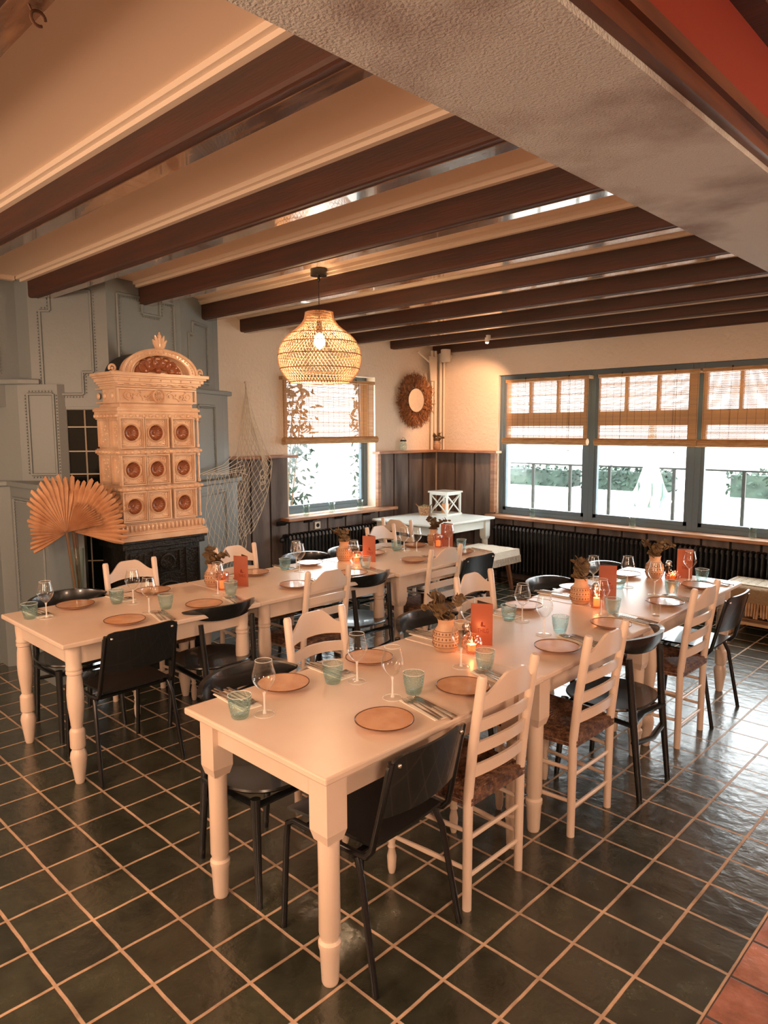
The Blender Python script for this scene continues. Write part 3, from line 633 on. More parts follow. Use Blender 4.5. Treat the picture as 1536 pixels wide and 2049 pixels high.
# ================================================================== CHAIRS (origin on floor between rear feet, facing +x)
def mk_ladder():
    t = thing('ladder_back_chair', '', 'chair'); W = .172; H = .925
    def post(y):
        m = MB(); m.tube([(0, y, 0), (0, y, .44), (-.02, y, .65), (-.058, y, H - .012), (-.06, y, H)], [.0175, .0195, .0195, .019, .014], 12); return m
    for y in (-W, W): obj('rear_post', post(y), 'white', t, local=True)
    for y in (-W - .03, W + .03):
        m = MB(); m.lathe([(.012, 0), (.017, .02), (.020, .07), (.013, .105), (.018, .115), (.013, .125), (.0185, .15), (.0185, .30), (.015, .36), (.0175, .44)], (.36, y, 0), 12); obj('front_leg', m, 'white', t, local=True)
    def bx_(z): return -.02 * max(0, (z - .44) / .21) if z < .65 else -.02 - .04 * (z - .65) / .275
    def slat(z0, h, arch, sag=0):
        m = MB(); n = 20; vs = []
        for i in range(n + 1):
            s = i / n * 2 - 1; y = s * (W - .008); curve = -.028 * (1 - s * s)
            s2 = abs(s); k_ = min(1, max(0, (s2 - .28) / .66)); top = h + (arch * (1 - k_ * k_ * (3 - 2 * k_)) if arch else .012 * (1 - s * s)); bot = .018 * (1 - s * s) if arch else .012 * (1 - s * s)
            for z, dx in ((z0 + bot, -.006), (z0 + top, -.006), (z0 + top, .006), (z0 + bot, .006)): vs.append((bx_(z) + curve + dx, y, z))
        fs = []
        for i in range(n):
            o = i * 4
            for k in range(4): fs.append((o + k, o + (k + 1) % 4, o + 4 + (k + 1) % 4, o + 4 + k))
        fs += [(3, 2, 1, 0), (n * 4, n * 4 + 1, n * 4 + 2, n * 4 + 3)]
        m.add(vs, fs); return m
    obj('top_slat', slat(.785, .06, .072), 'white', t, local=True, ang=30)
    for z in (.70, .61, .52): obj('back_slat', slat(z, .048, 0), 'white', t, local=True, ang=30)
    fr = MB(); zs = .425
    fr.tube([(0, -W, zs), (0, W, zs)], .013, 8).tube([(.36, -W - .03, zs), (.36, W + .03, zs)], .013, 8)
    for s in (-1, 1): fr.tube([(0, s * W, zs), (.36, s * (W + .03), zs)], .013, 8)
    obj('seat_rail', fr, 'white', t, local=True)
    st_ = MB()
    for z in (.13, .28): st_.tube([(0, -W, z), (0, W, z)], [.009, .009], 8)
    for s in (-1, 1):
        for z in (.16, .31): st_.tube([(0, s * W, z), (.18, s * (W + .015), z), (.36, s * (W + .03), z)], [.008, .011, .008], 8)
    st_.tube([(.36, -W - .03, .24), (.36, 0, .24), (.36, W + .03, .24)], [.008, .013, .008], 8)
    obj('stretcher', st_, 'white', t, local=True)
    # woven rush seat in four triangles of strands
    m = MB(); c = (.18, 0); n = 14
    cor = [(-.012, -W - .005), (.378, -W - .04), (.378, W + .04), (-.012, W + .005)]
    for k in range(4):
        a, b = Vector(cor[k]), Vector(cor[(k + 1) % 4]); cc = Vector(c)
        for i in range(n):
            s = (i + .5) / n; p = a.lerp(cc, s * .98); q_ = b.lerp(cc, s * .98); z = .452 - .014 * s
            m.tube([(p.x, p.y, z), ((p.x + q_.x) / 2, (p.y + q_.y) / 2, z + .004), (q_.x, q_.y, z)], .0088, 5)
        for z in (.44, .424): m.tube([(a.x, a.y, z), (b.x, b.y, z)], .010, 5)
    m.prism([tuple(v) for v in cor], .415, .438)
    obj('rush_seat', m, 'rush', t, local=True, label='brown woven rush seat')
    return t
def mk_wrap():
    t = thing('curved_back_chair', '', 'chair')
    for s in (-1, 1):
        obj('rear_leg', MB().tube([(-.02, s * .165, 0), (.03, s * .165, .42), (.055, s * .175, .70)], [.014, .019, .015], 10), 'black', t, local=True)
        obj('front_leg', MB().tube([(.42, s * .19, 0), (.39, s * .175, .42)], [.013, .02], 10), 'black', t, local=True)
    m = MB(); n = 28; vs = []
    for i in range(n + 1):
        s = i / n * 2 - 1; a = s * 1.12
        r = .25; cx = .235; k = 1 - abs(s) ** 3
        h0 = .775 - .055 * k - .012; h1 = .775 + .025 * (k) ; th = .012 + .004 * k
        x = cx - r * math.cos(a) * .92 - .0; y = r * 1.06 * math.sin(a)
        nx, ny = -math.cos(a), math.sin(a)
        for (z, o) in ((h0, 0), ((h0 + h1) / 2, th), (h1, th * .6 + .004), (h1 - .001, -th * .5), ((h0 + h1) / 2, -th * .7)): vs.append((x + nx * (o + (z - .775) * .25), y + ny * o, z))
    fs = []
    for i in range(n):
        o = i * 5
        for k in range(5): fs.append((o + k, o + (k + 1) % 5, o + 5 + (k + 1) % 5, o + 5 + k))
    fs += [(4, 3, 2, 1, 0), tuple(n * 5 + k for k in range(5))]
    m.add(vs, fs); obj('curved_backrest', m, 'black', t, local=True, ang=60)
    m = MB(); N_ = 40; 
    def ring(k, z, dz=0): 
        out = []
        for i in range(N_):
            a = 2 * PI * i / N_; c, s = math.cos(a), math.sin(a)
            ex = .8; x = .225 + k * .215 * math.copysign(abs(c) ** ex, c); y = k * .225 * (1 - .06 * c) * math.copysign(abs(s) ** ex, s); out.append((x, y, z))
        return out
    rings = [ring(.80, .422), ring(.97, .430), ring(1.0, .438), ring(.985, .446), ring(.8, .442), ring(.5, .434), ring(.2, .431)]
    vs = sum(rings, []); fs = [(r_ * N_ + i, r_ * N_ + (i + 1) % N_, (r_ + 1) * N_ + (i + 1) % N_, (r_ + 1) * N_ + i) for r_ in range(len(rings) - 1) for i in range(N_)]
    fs += [tuple(range(N_))[::-1], tuple(range((len(rings) - 1) * N_, len(rings) * N_))]
    obj('round_seat', m.add(vs, fs), 'black', t, local=True, ang=50)
    m = MB(); m.tube([(.025, -.17, .385), (.06, 0, .375), (.025, .17, .385)], .022, 8, sq=.6)
    for s in (-1, 1): m.tube([(.03, s * .17, .37), (.39, s * .175, .39)], .021, 8, sq=.5)
    m.tube([(.39, -.175, .39), (.39, .175, .39)], .02, 8, sq=.5); m.tube([(.02, -.165, .28), (.0, 0, .265), (.02, .165, .28)], .018, 8, sq=.6)
    obj('seat_frame', m, 'black', t, local=True)
    return t
def mk_school():
    t = thing('school_chair', '', 'chair'); r = .0115
    for s in (-1, 1):
        y = s * .205
        pts = [(.47, y, 0), (.445, y, .36), (.435, y, .415), (.40, y, .435), (.12, y, .435), (.06, y, .44), (.035, y, .47), (-.035, y * .93, .78)]
        obj('side_frame', MB().tube(pts, r, 10), 'blackmetal', t, local=True)
        obj('rear_leg', MB().tube([(0, s * .23, 0), (.07, s * .215, .36), (.10, y, .425)], r, 10), 'blackmetal', t, local=True)
    for x in (.36, .12): obj('cross_bar', MB().tube([(x, -.205, .42), (x, .205, .42)], r, 8), 'blackmetal', t, local=True)
    m = MB()
    def seat(u, v, dz=0):
        x = .05 + .40 * u; y = (v - .5) * (.36 + .03 * u); z = .452 + .008 * ((v - .5) * 2) ** 2 - .02 * max(0, u - .8) * 4 * .3 + dz; return (x, y, z)
    n1, n2 = 10, 10
    for dz in (0, .011):
        m.grid(lambda u, v: seat(u, v, dz), n1, n2)
    k0 = 0; k1 = (n1 + 1) * (n2 + 1); rim = [i * (n2 + 1) for i in range(n1 + 1)] + [n1 * (n2 + 1) + j for j in range(1, n2 + 1)] + [i * (n2 + 1) + n2 for i in range(n1 - 1, -1, -1)] + [j for j in range(n2 - 1, 0, -1)]
    for a, b in zip(rim, rim[1:] + rim[:1]): m.f.append((a, b, b + k1, a + k1)); m.m.append(0)
    obj('seat', m, 'black', t, local=True, ang=50)
    m = MB(); n1, n2 = 14, 8
    def back(u, v, d):
        s = u * 2 - 1; y = s * .205; z0 = .575 + .01 * s * s; z1 = .80 - .035 * max(0, abs(s) - .82) / .18
        z = z0 + (z1 - z0) * v; x = .013 - (z - .57) * .226 - .030 * (1 - s * s) + d; return (x, y, z)
    for d in (-.004, .007): m.grid(lambda u, v: back(u, v, d), n1, n2)
    k1 = (n1 + 1) * (n2 + 1); rim = [i * (n2 + 1) for i in range(n1 + 1)] + [n1 * (n2 + 1) + j for j in range(1, n2 + 1)] + [i * (n2 + 1) + n2 for i in range(n1 - 1, -1, -1)] + [j for j in range(n2 - 1, 0, -1)]
    for a, b in zip(rim, rim[1:] + rim[:1]): m.f.append((a, b, b + k1, a + k1)); m.m.append(0)
    br_ = obj('backrest', m, 'black', t, local=True, ang=50)
    for s in (-1, 1): obj('rivet', MB().ball((-.045, s * .165, .765), .009, 8), 'steel', br_, local=True)
    return t
LAD, WRP, SCH = Proto(mk_ladder), Proto(mk_wrap), Proto(mk_school)
gL, gW, gS = 'white ladder-back chairs at the tables', 'black curved-back chairs at the tables', 'black school chairs at the tables'
RR, LR = 'right-hand table row', 'left-hand table row'
wl = 'white ladder-back chair, '
for y, x, txt in ((2.178, -1.51, 'nearest the camera of the three aisle side of right table row'), (2.885, -1.475, 'middle one of the three aisle side of right table row'), (4.09, -1.485, 'farthest of the three aisle side of right table row')):
    LAD.put((x, y, 0), PI, wl + txt, gL)
for y, x, txt in ((2.19, -2.52, 'inner side of right table row, nearer one'), (3.46, -2.52, 'inner side of right table row, farther one')):
    LAD.put((x, y, 0), 0, wl + txt, gL)
for y, x, txt in ((2.95, -3.39, 'back to the camera at the middle of left table row'), (4.10, -3.37, 'back to the camera toward the far end of left table row')):
    LAD.put((x, y, 0), PI, wl + txt, gL)
for y, x, txt in ((2.22, -4.47, 'standing directly in front of the black iron stove base'), (3.06, -4.47, 'stove side of left table row, below the fishing net'), (4.60, -4.43, 'far side of left table row in front of the back radiator')):
    LAD.put((x, y, 0), 0, wl + txt, gL)
LAD.put((-4.72, 5.12, 0), rad(95), wl + 'drawn up to the white side table in the corner', gL)
wb = 'black curved-back chair, '
for y, x, rz, txt in ((3.37, -1.40, PI, 'aisle side of right table row between two white chairs'), (1.66, -2.50, 0, 'tucked under the nearest table on its inner side'), (2.86, -2.55, 0, 'behind the eucalyptus vase nearest the camera'),
                      (4.10, -2.55, 0, 'inner side of right table row past the second white chair'), (4.86, -2.55, 0, 'inner side of right table row, nearest the long window'),
                      (2.28, -3.42, PI, 'back to the camera, beside the school chair of left table row'), (3.47, -3.42, PI, 'back to the camera, between the two white chairs of left table row'),
                      (1.73, -4.50, 0, 'beside the tall palm-leaf vase'), (3.62, -4.50, 0, 'stove side of left table row at the left end of the radiator'), (4.08, -4.46, 0, 'stove side of left table row behind the middle menu card')):
    WRP.put((x, y, 0), rz, wb + txt, gW)
sb = 'black tube-frame school chair, '
for y, x, rz, txt in ((1.70, -1.475, PI + .05, 'at the near right corner of the front table'), (4.56, -1.44, PI, 'last chair on the aisle side, near the pallet bench'), (1.70, -3.41, PI, 'at the near corner of left table row'), (4.56, -3.38, PI, 'at the far end of left table row')):
    SCH.put((x, y, 0), rz, sb + txt, gS)

# ================================================================== TABLEWARE
TZ = .76
def mk_plate():
    t = thing('dinner_plate', '', 'plate')
    m = MB(); wob = lambda a, z: 1 + .012 * math.sin(2 * a + .5) + .008 * math.sin(3 * a)
    m.lathe([(.045, 0), (.055, .003), (.085, .010), (.104, .019), (.106, .021)], n=40, scal=wob); m.lathe([(.001, .006), (.055, .007), (.083, .014), (.104, .0215)], n=40, scal=wob, caps=False)
    di_ = obj('dish', m, 'plate', t, local=True, ang=60)
    r_ = MB(); pts = [(.1055 * wob(2 * PI * k / 40, 0) * math.cos(2 * PI * k / 40), .1055 * wob(2 * PI * k / 40, 0) * math.sin(2 * PI * k / 40), .0215) for k in range(41)]
    r_.tube(pts, .0022, 6); obj('glazed_rim', r_, 'rim', di_, local=True, label='thin dark brown rim')
    return t
def mk_tumbler():
    t = thing('tumbler', '', 'glass')
    m = MB(); m.lathe([(.001, .001), (.026, .001), (.031, .006), (.040, .045), (.0435, .085), (.0425, .086), (.038, .045), (.029, .012), (.001, .010)], n=24, caps=False)
    gb_ = obj('glass_body', m, 'turq', t, local=True, ang=60)
    r_ = MB(); r_.tube([(.043 * math.cos(a), .043 * math.sin(a), .0858) for a in [2 * PI * k / 24 for k in range(25)]], .0015, 5); obj('rim', r_, 'glassedge', gb_, local=True)
    return t
def mk_wine():
    t = thing('wine_glass', '', 'glass')
    m = MB(); m.lathe([(.001, .083), (.006, .086), (.022, .100), (.038, .122), (.0445, .140), (.042, .158), (.034, .188), (.031, .205)], n=28, caps=False)
    bw_ = obj('bowl', m, 'clear', t, local=True, ang=80)
    m = MB(); m.tube([(0, 0, .004), (0, 0, .02), (0, 0, .07), (0, 0, .086)], [.008, .0038, .0034, .007], 10, caps=False); obj('stem', m, 'glassedge', t, local=True)
    m = MB(); m.lathe([(.038, .0), (.038, .0015), (.02, .003), (.005, .006)], n=28, caps=False); ft_ = obj('foot', m, 'pane', t, local=True); obj('foot_rim', MB().tube([(.038 * math.cos(a), .038 * math.sin(a), .0016) for a in [2 * PI * k / 28 for k in range(29)]], .0013, 5), 'glassedge', ft_, local=True)
    m = MB(); m.tube([(.031 * math.cos(a), .031 * math.sin(a), .205) for a in [2 * PI * k / 28 for k in range(29)]], .0012, 5); obj('rim', m, 'glassedge', bw_, local=True)
    return t
def mk_fork():
    m = MB()
    m.tube([(.10, 0, .004), (.06, 0, .005), (0, 0, .006), (-.045, 0, .007), (-.06, 0, .006)], [.0065, .006, .003, .0035, .011], 6, sq=.35)
    for y in (-.008, -.0027, .0027, .008): m.tube([(-.058, y, .006), (-.08, y, .004), (-.10, y, .009)], [.0024, .0018, .001], 4)
    return obj('fork', m.xf(Matrix.Scale(1.12, 4)), 'steel')
def mk_knife():
    m = MB(); m.tube([(.11, 0, .004), (.06, 0, .005), (.0, 0, .005)], [.0065, .006, .0045], 6, sq=.5); m.slab([(0, -.006), (-.10, -.007), (-.113, 0), (-.10, .006), (0, .006)], Matrix.Translation((0, 0, .0035)), .002)
    return obj('knife', m.xf(Matrix.Scale(1.1, 4)), 'steel')
def mk_napkin():
    m = MB(); m.grid(lambda u, v: ((u - .5) * .23, (v - .5) * .085, .001 + .0006 * math.sin(u * 9) * math.sin(v * 5)), 8, 4); m.grid(lambda u, v: ((u - .5) * .228, (v - .5) * .083, .0035), 2, 2)
    m.bb(-.114, .114, -.0415, .0415, .0002, .003)
    return obj('napkin', m, 'linen')
PLT, TUM, WIN = Proto(mk_plate), Proto(mk_tumbler), Proto(mk_wine)
def mkp(f, name, cat):
    def g():
        o = f(); o['category'] = cat; return o
    return Proto(g)
FRK, KNF, NAP = mkp(mk_fork, 'fork', 'fork'), mkp(mk_knife, 'knife', 'knife'), mkp(mk_napkin, 'napkin', 'napkin')
nth = ['first', 'second', 'third', 'fourth', 'fifth', 'sixth', 'seventh']
sides = {'NR': ('aisle edge of right table row', PI), 'NL': ('inner edge of right table row', 0), 'LR': ('near edge of left table row', PI), 'LL': ('stove-side edge of left table row', 0)}
plates = {'NR': [(-1.68, 1.74), (-1.68, 2.19), (-1.68, 2.91), (-1.68, 3.46), (-1.67, 4.12), (-1.70, 4.71)],
          'NL': [(-2.23, 1.72), (-2.21, 2.19), (-2.23, 2.88), (-2.23, 3.48), (-2.25, 4.12), (-2.21, 4.74)],
          'LR': [(-3.62, 1.73), (-3.62, 2.22), (-3.64, 2.92), (-3.64, 3.45), (-3.66, 4.13), (-3.62, 4.68)],
          'LL': [(-4.16, 1.69), (-4.17, 2.19), (-4.17, 2.98), (-4.17, 3.49), (-4.12, 4.14), (-4.14, 4.68)]}
rn = random.Random(3)
for key, lst in plates.items():
    txt, rz = sides[key]
    for i, (x, y) in enumerate(lst):
        PLT.put((x, y, TZ), rn.uniform(0, 6), 'peach plate with dark rim, %s from camera, %s' % (nth[i], txt), 'stoneware plates on the tables')
        sg = 1 if rz else -1                      # cutlery lies on the far (+y) side for aisle diners, near (-y) for the others
        cx = x + (.01 if rz else -.02); cy = y + sg * .21; ang = (rz + rn.uniform(-.1, .1))
        if rz: ang = rad(-12) + rn.uniform(-.08, .08)
        else: ang = PI + rn.uniform(-.1, .1)
        g = 'cutlery at the %s place of the %s' % (nth[i], txt)
        NAP.put((cx, cy, TZ), ang, 'white napkin under cutlery, %s place from camera, %s' % (nth[i], txt), 'folded napkins')
        ca, sa = math.cos(ang), math.sin(ang)
        for k, (P_, o_, nm) in enumerate(((FRK, -.03, 'fork'), (FRK, -.009, 'fork'), (KNF, .012, 'knife'), (KNF, .031, 'knife'))):
            dx = .012 if nm == 'fork' else .02; dx += rn.uniform(-.006, .006)
            P_.put((cx - sa * o_ + ca * dx, cy + ca * o_ + sa * dx, TZ + .0042), ang + rn.uniform(-.05, .05), '%s steel %s, %s place from camera, %s' % (('nearer' if (k % 2 == 0) == bool(rz) else 'farther'), nm, nth[i], txt), 'steel forks on the napkins' if nm == 'fork' else 'steel knives on the napkins')
tumblers = [((-2.10, 1.42), 'at the very corner of the nearest table'), ((-2.12, 1.89), 'between the two inner plates of the nearest table'), ((-1.80, 2.03), 'between the two aisle plates of the nearest table'), ((-1.765, 2.455), 'in front of the orange menu nearest the camera'),
    ((-2.14, 3.19), 'beyond the nearest orange menu, by the white chair'), ((-1.82, 3.18), 'in the open middle of the middle right table'), ((-1.80, 3.72), 'beside the ribbed lit candle glass'), ((-1.75, 4.41), 'in front of the glowing candle at the window end'), ((-1.75, 4.92), 'last one near the pallet bench'), ((-2.06, 4.33), 'half hidden behind the middle orange menu'),
    ((-4.09, 1.41), 'at the left corner of left table row'), ((-4.07, 1.90), 'between the first two stove-side plates'), ((-3.74, 2.04), 'between the first two plates on the near edge of left table row'), ((-3.76, 2.50), 'in front of the leftmost orange menu'),
    ((-4.14, 3.23), 'on left table row before the fishing net end'), ((-3.77, 3.70), 'in front of the middle menu of left table row'), ((-4.11, 4.41), 'on left table row by the back radiator'), ((-3.76, 4.86), 'at the far end of left table row, bright turquoise')]
for (x, y), txt in tumblers: TUM.put((x, y, TZ), 0, 'turquoise tumbler, ' + txt, 'turquoise tumblers on the tables')
wines = [((-2.06, 1.50), 'nearest the camera, by the corner tumbler'), ((-2.06, 1.97), 'by the inner plates of the nearest table'), ((-1.83, 1.94), 'in the middle of the nearest table'), ((-1.86, 2.41), 'in front of the nearest candle'), ((-2.10, 2.78), 'behind the nearest orange menu'),
    ((-2.08, 3.23), 'middle right table, left one of the pair'), ((-1.86, 3.09), 'middle right table, right one of the pair'), ((-1.83, 3.64), 'in front of the middle orange menu'), ((-1.82, 4.32), 'standing before the far plates of right table row'), ((-2.04, 4.41), 'bright one at the window end of right table row'), ((-1.82, 4.88), 'beside the menu at the window end'), ((-2.21, 4.27), 'half hidden behind the eucalyptus of the middle right table'),
    ((-4.04, 1.48), 'leftmost, at the corner of left table row'), ((-4.0, 1.97), 'in front of the chair before the stove'), ((-3.73, 1.93), 'left-hand row, above the first school chair'), ((-3.83, 2.45), 'in front of the leftmost orange menu'), ((-4.13, 3.33), 'left-hand row, taller-looking one of the pair by the net'), ((-4.02, 3.27), 'left-hand row, lower-looking one of the pair by the net'),
    ((-3.84, 3.65), 'in front of the middle menu of left table row'), ((-4.03, 4.42), 'left one of the pair before the radiator'), ((-3.95, 4.49), 'right one of the pair before the radiator'), ((-3.88, 4.84), 'beside the last menu of left table row')]
for (x, y), txt in wines: WIN.put((x, y, TZ), 0, 'clear wine glass, ' + txt, 'wine glasses on the tables')

# vases with eucalyptus
def vase_mesh(s=1.0):
    m = MB(); m.lathe([(.038 * s, 0), (.046 * s, .006 * s), (.053 * s, .03 * s), (.055 * s, .06 * s), (.050 * s, .085 * s), (.036 * s, .105 * s), (.032 * s, .118 * s), (.036 * s, .135 * s), (.0375 * s, .138 * s), (.033 * s, .136 * s), (.028 * s, .12 * s), (.028 * s, .02 * s), (.001, .015 * s)], n=28); return m
def band_mesh(s=1.0):
    m = MB()
    for z, r_ in ((.022, .0525), (.048, .0555), (.072, .054), (.09, .0485)): m.tube([(r_ * s * math.cos(a), r_ * s * math.sin(a), z * s) for a in [2 * PI * k / 28 for k in range(29)]], .0012 * s, 4)
    for z, r_ in ((.035, .0545), (.060, .0555), (.081, .0518)):
        for k in range(22):
            a = 2 * PI * k / 22; m.ball((r_ * s * math.cos(a), r_ * s * math.sin(a), z * s), .0032 * s, 5, (1, 1, 1.6))
    return m
def euca(seed, nst, s=1.0, spread=.10, hgt=.12):
    rnd = random.Random(seed); L_ = MB(); S_ = MB()
    for k in range(nst):
        a = rnd.uniform(0, 2 * PI); sp = rnd.uniform(.25, 1) * spread; h = rnd.uniform(.5, 1) * hgt
        p0 = Vector((0, 0, .08 * s)); p1 = Vector((math.cos(a) * .02, math.sin(a) * .02, .14 * s)); p2 = Vector((math.cos(a) * sp * .6, math.sin(a) * sp * .6, .14 * s + h * .6)); p3 = Vector((math.cos(a) * sp, math.sin(a) * sp, .14 * s + h * (.95 if sp < .7 * spread else .7)))
        S_.tube([p0, p1, p2, p3], [.0022, .002, .0016, .001], 5)
        for j in range(9):
            t_ = j / 8; c = p1.lerp(p2, t_ * 2) if t_ < .5 else p2.lerp(p3, t_ * 2 - 1)
            for sd in (-1, 1):
                d = Vector((rnd.uniform(-1, 1), rnd.uniform(-1, 1), rnd.uniform(-.3, .9))).normalized(); n_ = d.orthogonal().normalized(); b_ = d.cross(n_); rr_ = rnd.uniform(.011, .019) * s
                cc = c + d * rr_ * 1.1; vs = [cc + (d * math.cos(q_) + b_ * math.sin(q_) * .85) * rr_ for q_ in [2 * PI * i / 9 for i in range(9)]]
                vs = [v + n_ * .0015 for v in vs] + [v - n_ * .0015 for v in vs]
                L_.add(vs, [tuple(range(9)), tuple(range(9, 18))[::-1]] + [(i, (i + 1) % 9, 9 + (i + 1) % 9, 9 + i) for i in range(9)])
    return L_, S_
def vase(loc, s, seed, nst, spread, hgt, label, vl='round embossed beige ceramic vase '):
    v = thing('ceramic_vase', vl + label, 'vase', loc, 0, 'beige vases' if s > .9 and loc[2] < .8 else None)
    vb = obj('vase_body', vase_mesh(s), 'vase', v, local=True); obj('embossed_band', band_mesh(s), 'vasedark', vb, local=True)
    L_, S_ = euca(seed, nst, s, spread, hgt)
    b = thing('eucalyptus_bunch', 'dried eucalyptus in the vase ' + label, 'plant', loc, 0, 'eucalyptus bunches')
    obj('leaves', L_, 'leaf', b, local=True, kind='stuff', smooth=False); obj('stems', S_, 'stem', b, local=True)
vase((-2.06, 2.55, TZ), 1.12, 11, 6, .10, .12, 'nearest the camera')
vase((-2.05, 3.81, TZ), 1.12, 12, 5, .06, .15, 'on the middle of right table row')
vase((-2.04, 4.83, TZ), 1.12, 13, 6, .15, .12, 'at the window end of right table row')
vase((-4.06, 2.57, TZ), 1.12, 14, 6, .14, .10, 'leftmost, in front of the stove')
vase((-4.11, 3.80, TZ), 1.12, 15, 4, .16, .11, 'at the middle of left table row')
vase((-4.08, 4.87, TZ), 1.05, 16, 5, .16, .11, 'at the far end of left table row')
vase((-5.90, 7.10, 1.53), .82, 17, 5, .12, .10, 'on the corner shelf by the pipes', 'small cream ribbed vase ')

# candle holders
def candle(loc, kind, label, lit=True):
    t = thing('candle_holder', label, 'candle holder', loc)
    if kind == 'facet':
        m = MB(); m.lathe([(.001, .002), (.03, .002), (.045, .03), (.05, .05), (.045, .075), (.03, .09), (.029, .09), (.043, .074), (.047, .05), (.03, .012), (.001, .01)], n=12, caps=False); obj('glass_cup', m, 'amber', t, local=True, smooth=False)
        ch = .03
    elif kind == 'rib':
        m = MB(); m.lathe([(.001, .002), (.034, .002), (.040, .01), (.042, .11), (.041, .112), (.038, .108), (.036, .012), (.001, .010)], n=64, caps=False, scal=lambda a, z: 1 + .02 * math.cos(a * 16)); obj('glass_cup', m, 'ribbed', t, local=True)
        ch = .045
    else:
        m = MB()
        for lv, (r_, n_, h) in enumerate(((.055, 9, .03), (.045, 8, .045), (.03, 7, .06))):
            for k in range(n_):
                a = 2 * PI * k / n_ + lv * .3; m.tube([(0, 0, .012), (r_ * .6 * math.cos(a), r_ * .6 * math.sin(a), h * .5), (r_ * math.cos(a), r_ * math.sin(a), h + .012)], [.012, .016, .003], 5, sq=.3)
        m.lathe([(.03, 0), (.03, .012), (.001, .012)], n=16)
        obj('glass_petals', m, 'amber', t, local=True, smooth=False); ch = .03
    c = MB(); c.lathe([(.019, .013), (.019, .013 + ch), (.001, .013 + ch)], n=16); cd = obj('candle', c, 'wax', t, local=True)
    if lit:
        z = .013 + ch
        obj('flame', MB().lathe([(.001, z + .002), (.004, z + .008), (.0045, z + .013), (.002, z + .022), (.0005, z + .027)], n=8, caps=False), 'flame', cd, local=True)
        l_ = bpy.data.lights.new('candle_light', 'POINT'); l_.energy = .7; l_.color = (1, .66, .40); l_.shadow_soft_size = .006
        o = bpy.data.objects.new('candle_light', l_); COL.objects.link(o); o.parent = t; o.location = (0, 0, z + .016)
candle((-1.945, 2.60, TZ), 'facet', 'amber faceted glass candle holder glowing beside the nearest vase')
candle((-1.93, 3.78, TZ), 'rib', 'ribbed blush glass candle holder lit on the middle of right table row')
candle((-1.90, 4.80, TZ), 'petal', 'amber petal-shaped candle holder glowing at the window end of right table row')
candle((-3.93, 2.55, TZ), 'rib', 'ribbed blush glass candle holder beside the leftmost menu', False)
candle((-3.97, 3.80, TZ), 'facet', 'amber faceted glass candle holder before the middle menu of left table row')
candle((-3.97, 4.80, TZ), 'rib', 'ribbed pale glass candle holder at the far end of left table row', False)
# shot glass, condiment jars
t = thing('shot_glass', 'small straight clear shot glass on the aisle edge of the far right table', 'glass', (-1.60, 3.83, TZ))
obj('glass_body', MB().lathe([(.001, .001), (.022, .001), (.026, .065), (.0245, .065), (.021, .012), (.001, .01)], n=20, caps=False), 'clear', t, local=True)
for x, y, txt in ((-2.02, 2.66, 'beside the nearest candle and menu'), (-1.97, 4.90, 'between the vase and menu at the window end'), (-2.0, 3.90, 'behind the ribbed candle glass')):
    t = thing('pepper_mill', 'small dark pepper mill with steel cap ' + txt, 'pepper mill', (x, y, TZ), 0, 'pepper mills')
    obj('mill_body', MB().lathe([(.021, 0), (.023, .004), (.020, .05), (.022, .08), (.018, .085)], n=16), 'black', t, local=True)
    obj('mill_cap', MB().lathe([(.02, .085), (.022, .09), (.022, .105), (.015, .118), (.001, .121)], n=16), 'steel', t, local=True)

# menu cards: folded card with logo
def text_mb(s, size, mtx):
    cu = bpy.data.curves.new('t', 'FONT'); cu.body = s; cu.size = size; cu.align_x = 'CENTER'; cu.extrude = .0004
    o = bpy.data.objects.new('t', cu); COL.objects.link(o); dg = bpy.context.evaluated_depsgraph_get(); dg.update()
    me = bpy.data.meshes.new_from_object(o.evaluated_get(dg)); m = MB(); m.add([mtx @ v.co for v in me.vertices], [tuple(p.vertices) for p in me.polygons])
    bpy.data.objects.remove(o); bpy.data.curves.remove(cu); bpy.data.meshes.remove(me); return m
def mk_menu():
    t = thing('menu_card', '', 'menu')
    H, W = .205, .105
    # two leaves opening like a book standing upright, spine on the right; front leaf faces -y
    m = MB(); m.box((0, 0, H / 2), (W, .0012, H)); fc = obj('front_cover', m, 'menu', t, local=True, smooth=False)
    a = rad(38); m = MB(); R_ = Matrix.Rotation(-a, 3, 'Z'); m.box(Vector((W / 2, .0, H / 2)) + R_ @ Vector((-W / 2, 0, 0)), (W, .0012, H), mtx=R_); obj('back_cover', m, 'menuin', t, local=True, smooth=False)
    Mx = Matrix.Translation((.008, -.0008, .062)) @ Matrix.Rotation(PI / 2, 4, 'X')
    obj('lettering', text_mb('THILG', .024, Mx @ Matrix.Diagonal((.8, 1.25, 1, 1))), 'ink', fc, local=True, smooth=False)
    h = MB(); pts = [(0, 0), (.012, .016), (.011, .024), (.006, .027), (.001, .022), (-.004, .027), (-.010, .024), (-.0105, .016)]
    h.slab([(0, 0), (.02, 0), (.02, .006), (.009, .007), (.009, .02), (.004, .025), (-.001, .018), (-.003, .004)], Matrix.Translation((-.002, -.0008, .092)) @ Matrix.Rotation(PI / 2, 4, 'X'), .0006)
    obj('heart_emblem', h, 'ink', fc, local=True, smooth=False)
    return t
MEN = Proto(mk_menu)
for x, y, rz, txt in ((-1.985, 2.73, .15, 'beside the candle nearest the camera'), (-1.99, 4.03, .2, 'in the middle of right table row'), (-1.88, 4.95, .3, 'at the window end of right table row'),
                      (-3.92, 2.69, .1, 'leftmost, in front of the iron stove base'), (-3.92, 3.89, .15, 'at the middle of left table row'), (-3.93, 4.87, .35, 'at the far end of left table row')):
    MEN.put((x, y, TZ), rz + rad(20), 'orange menu card with dark heart, ' + txt, 'orange menu cards')

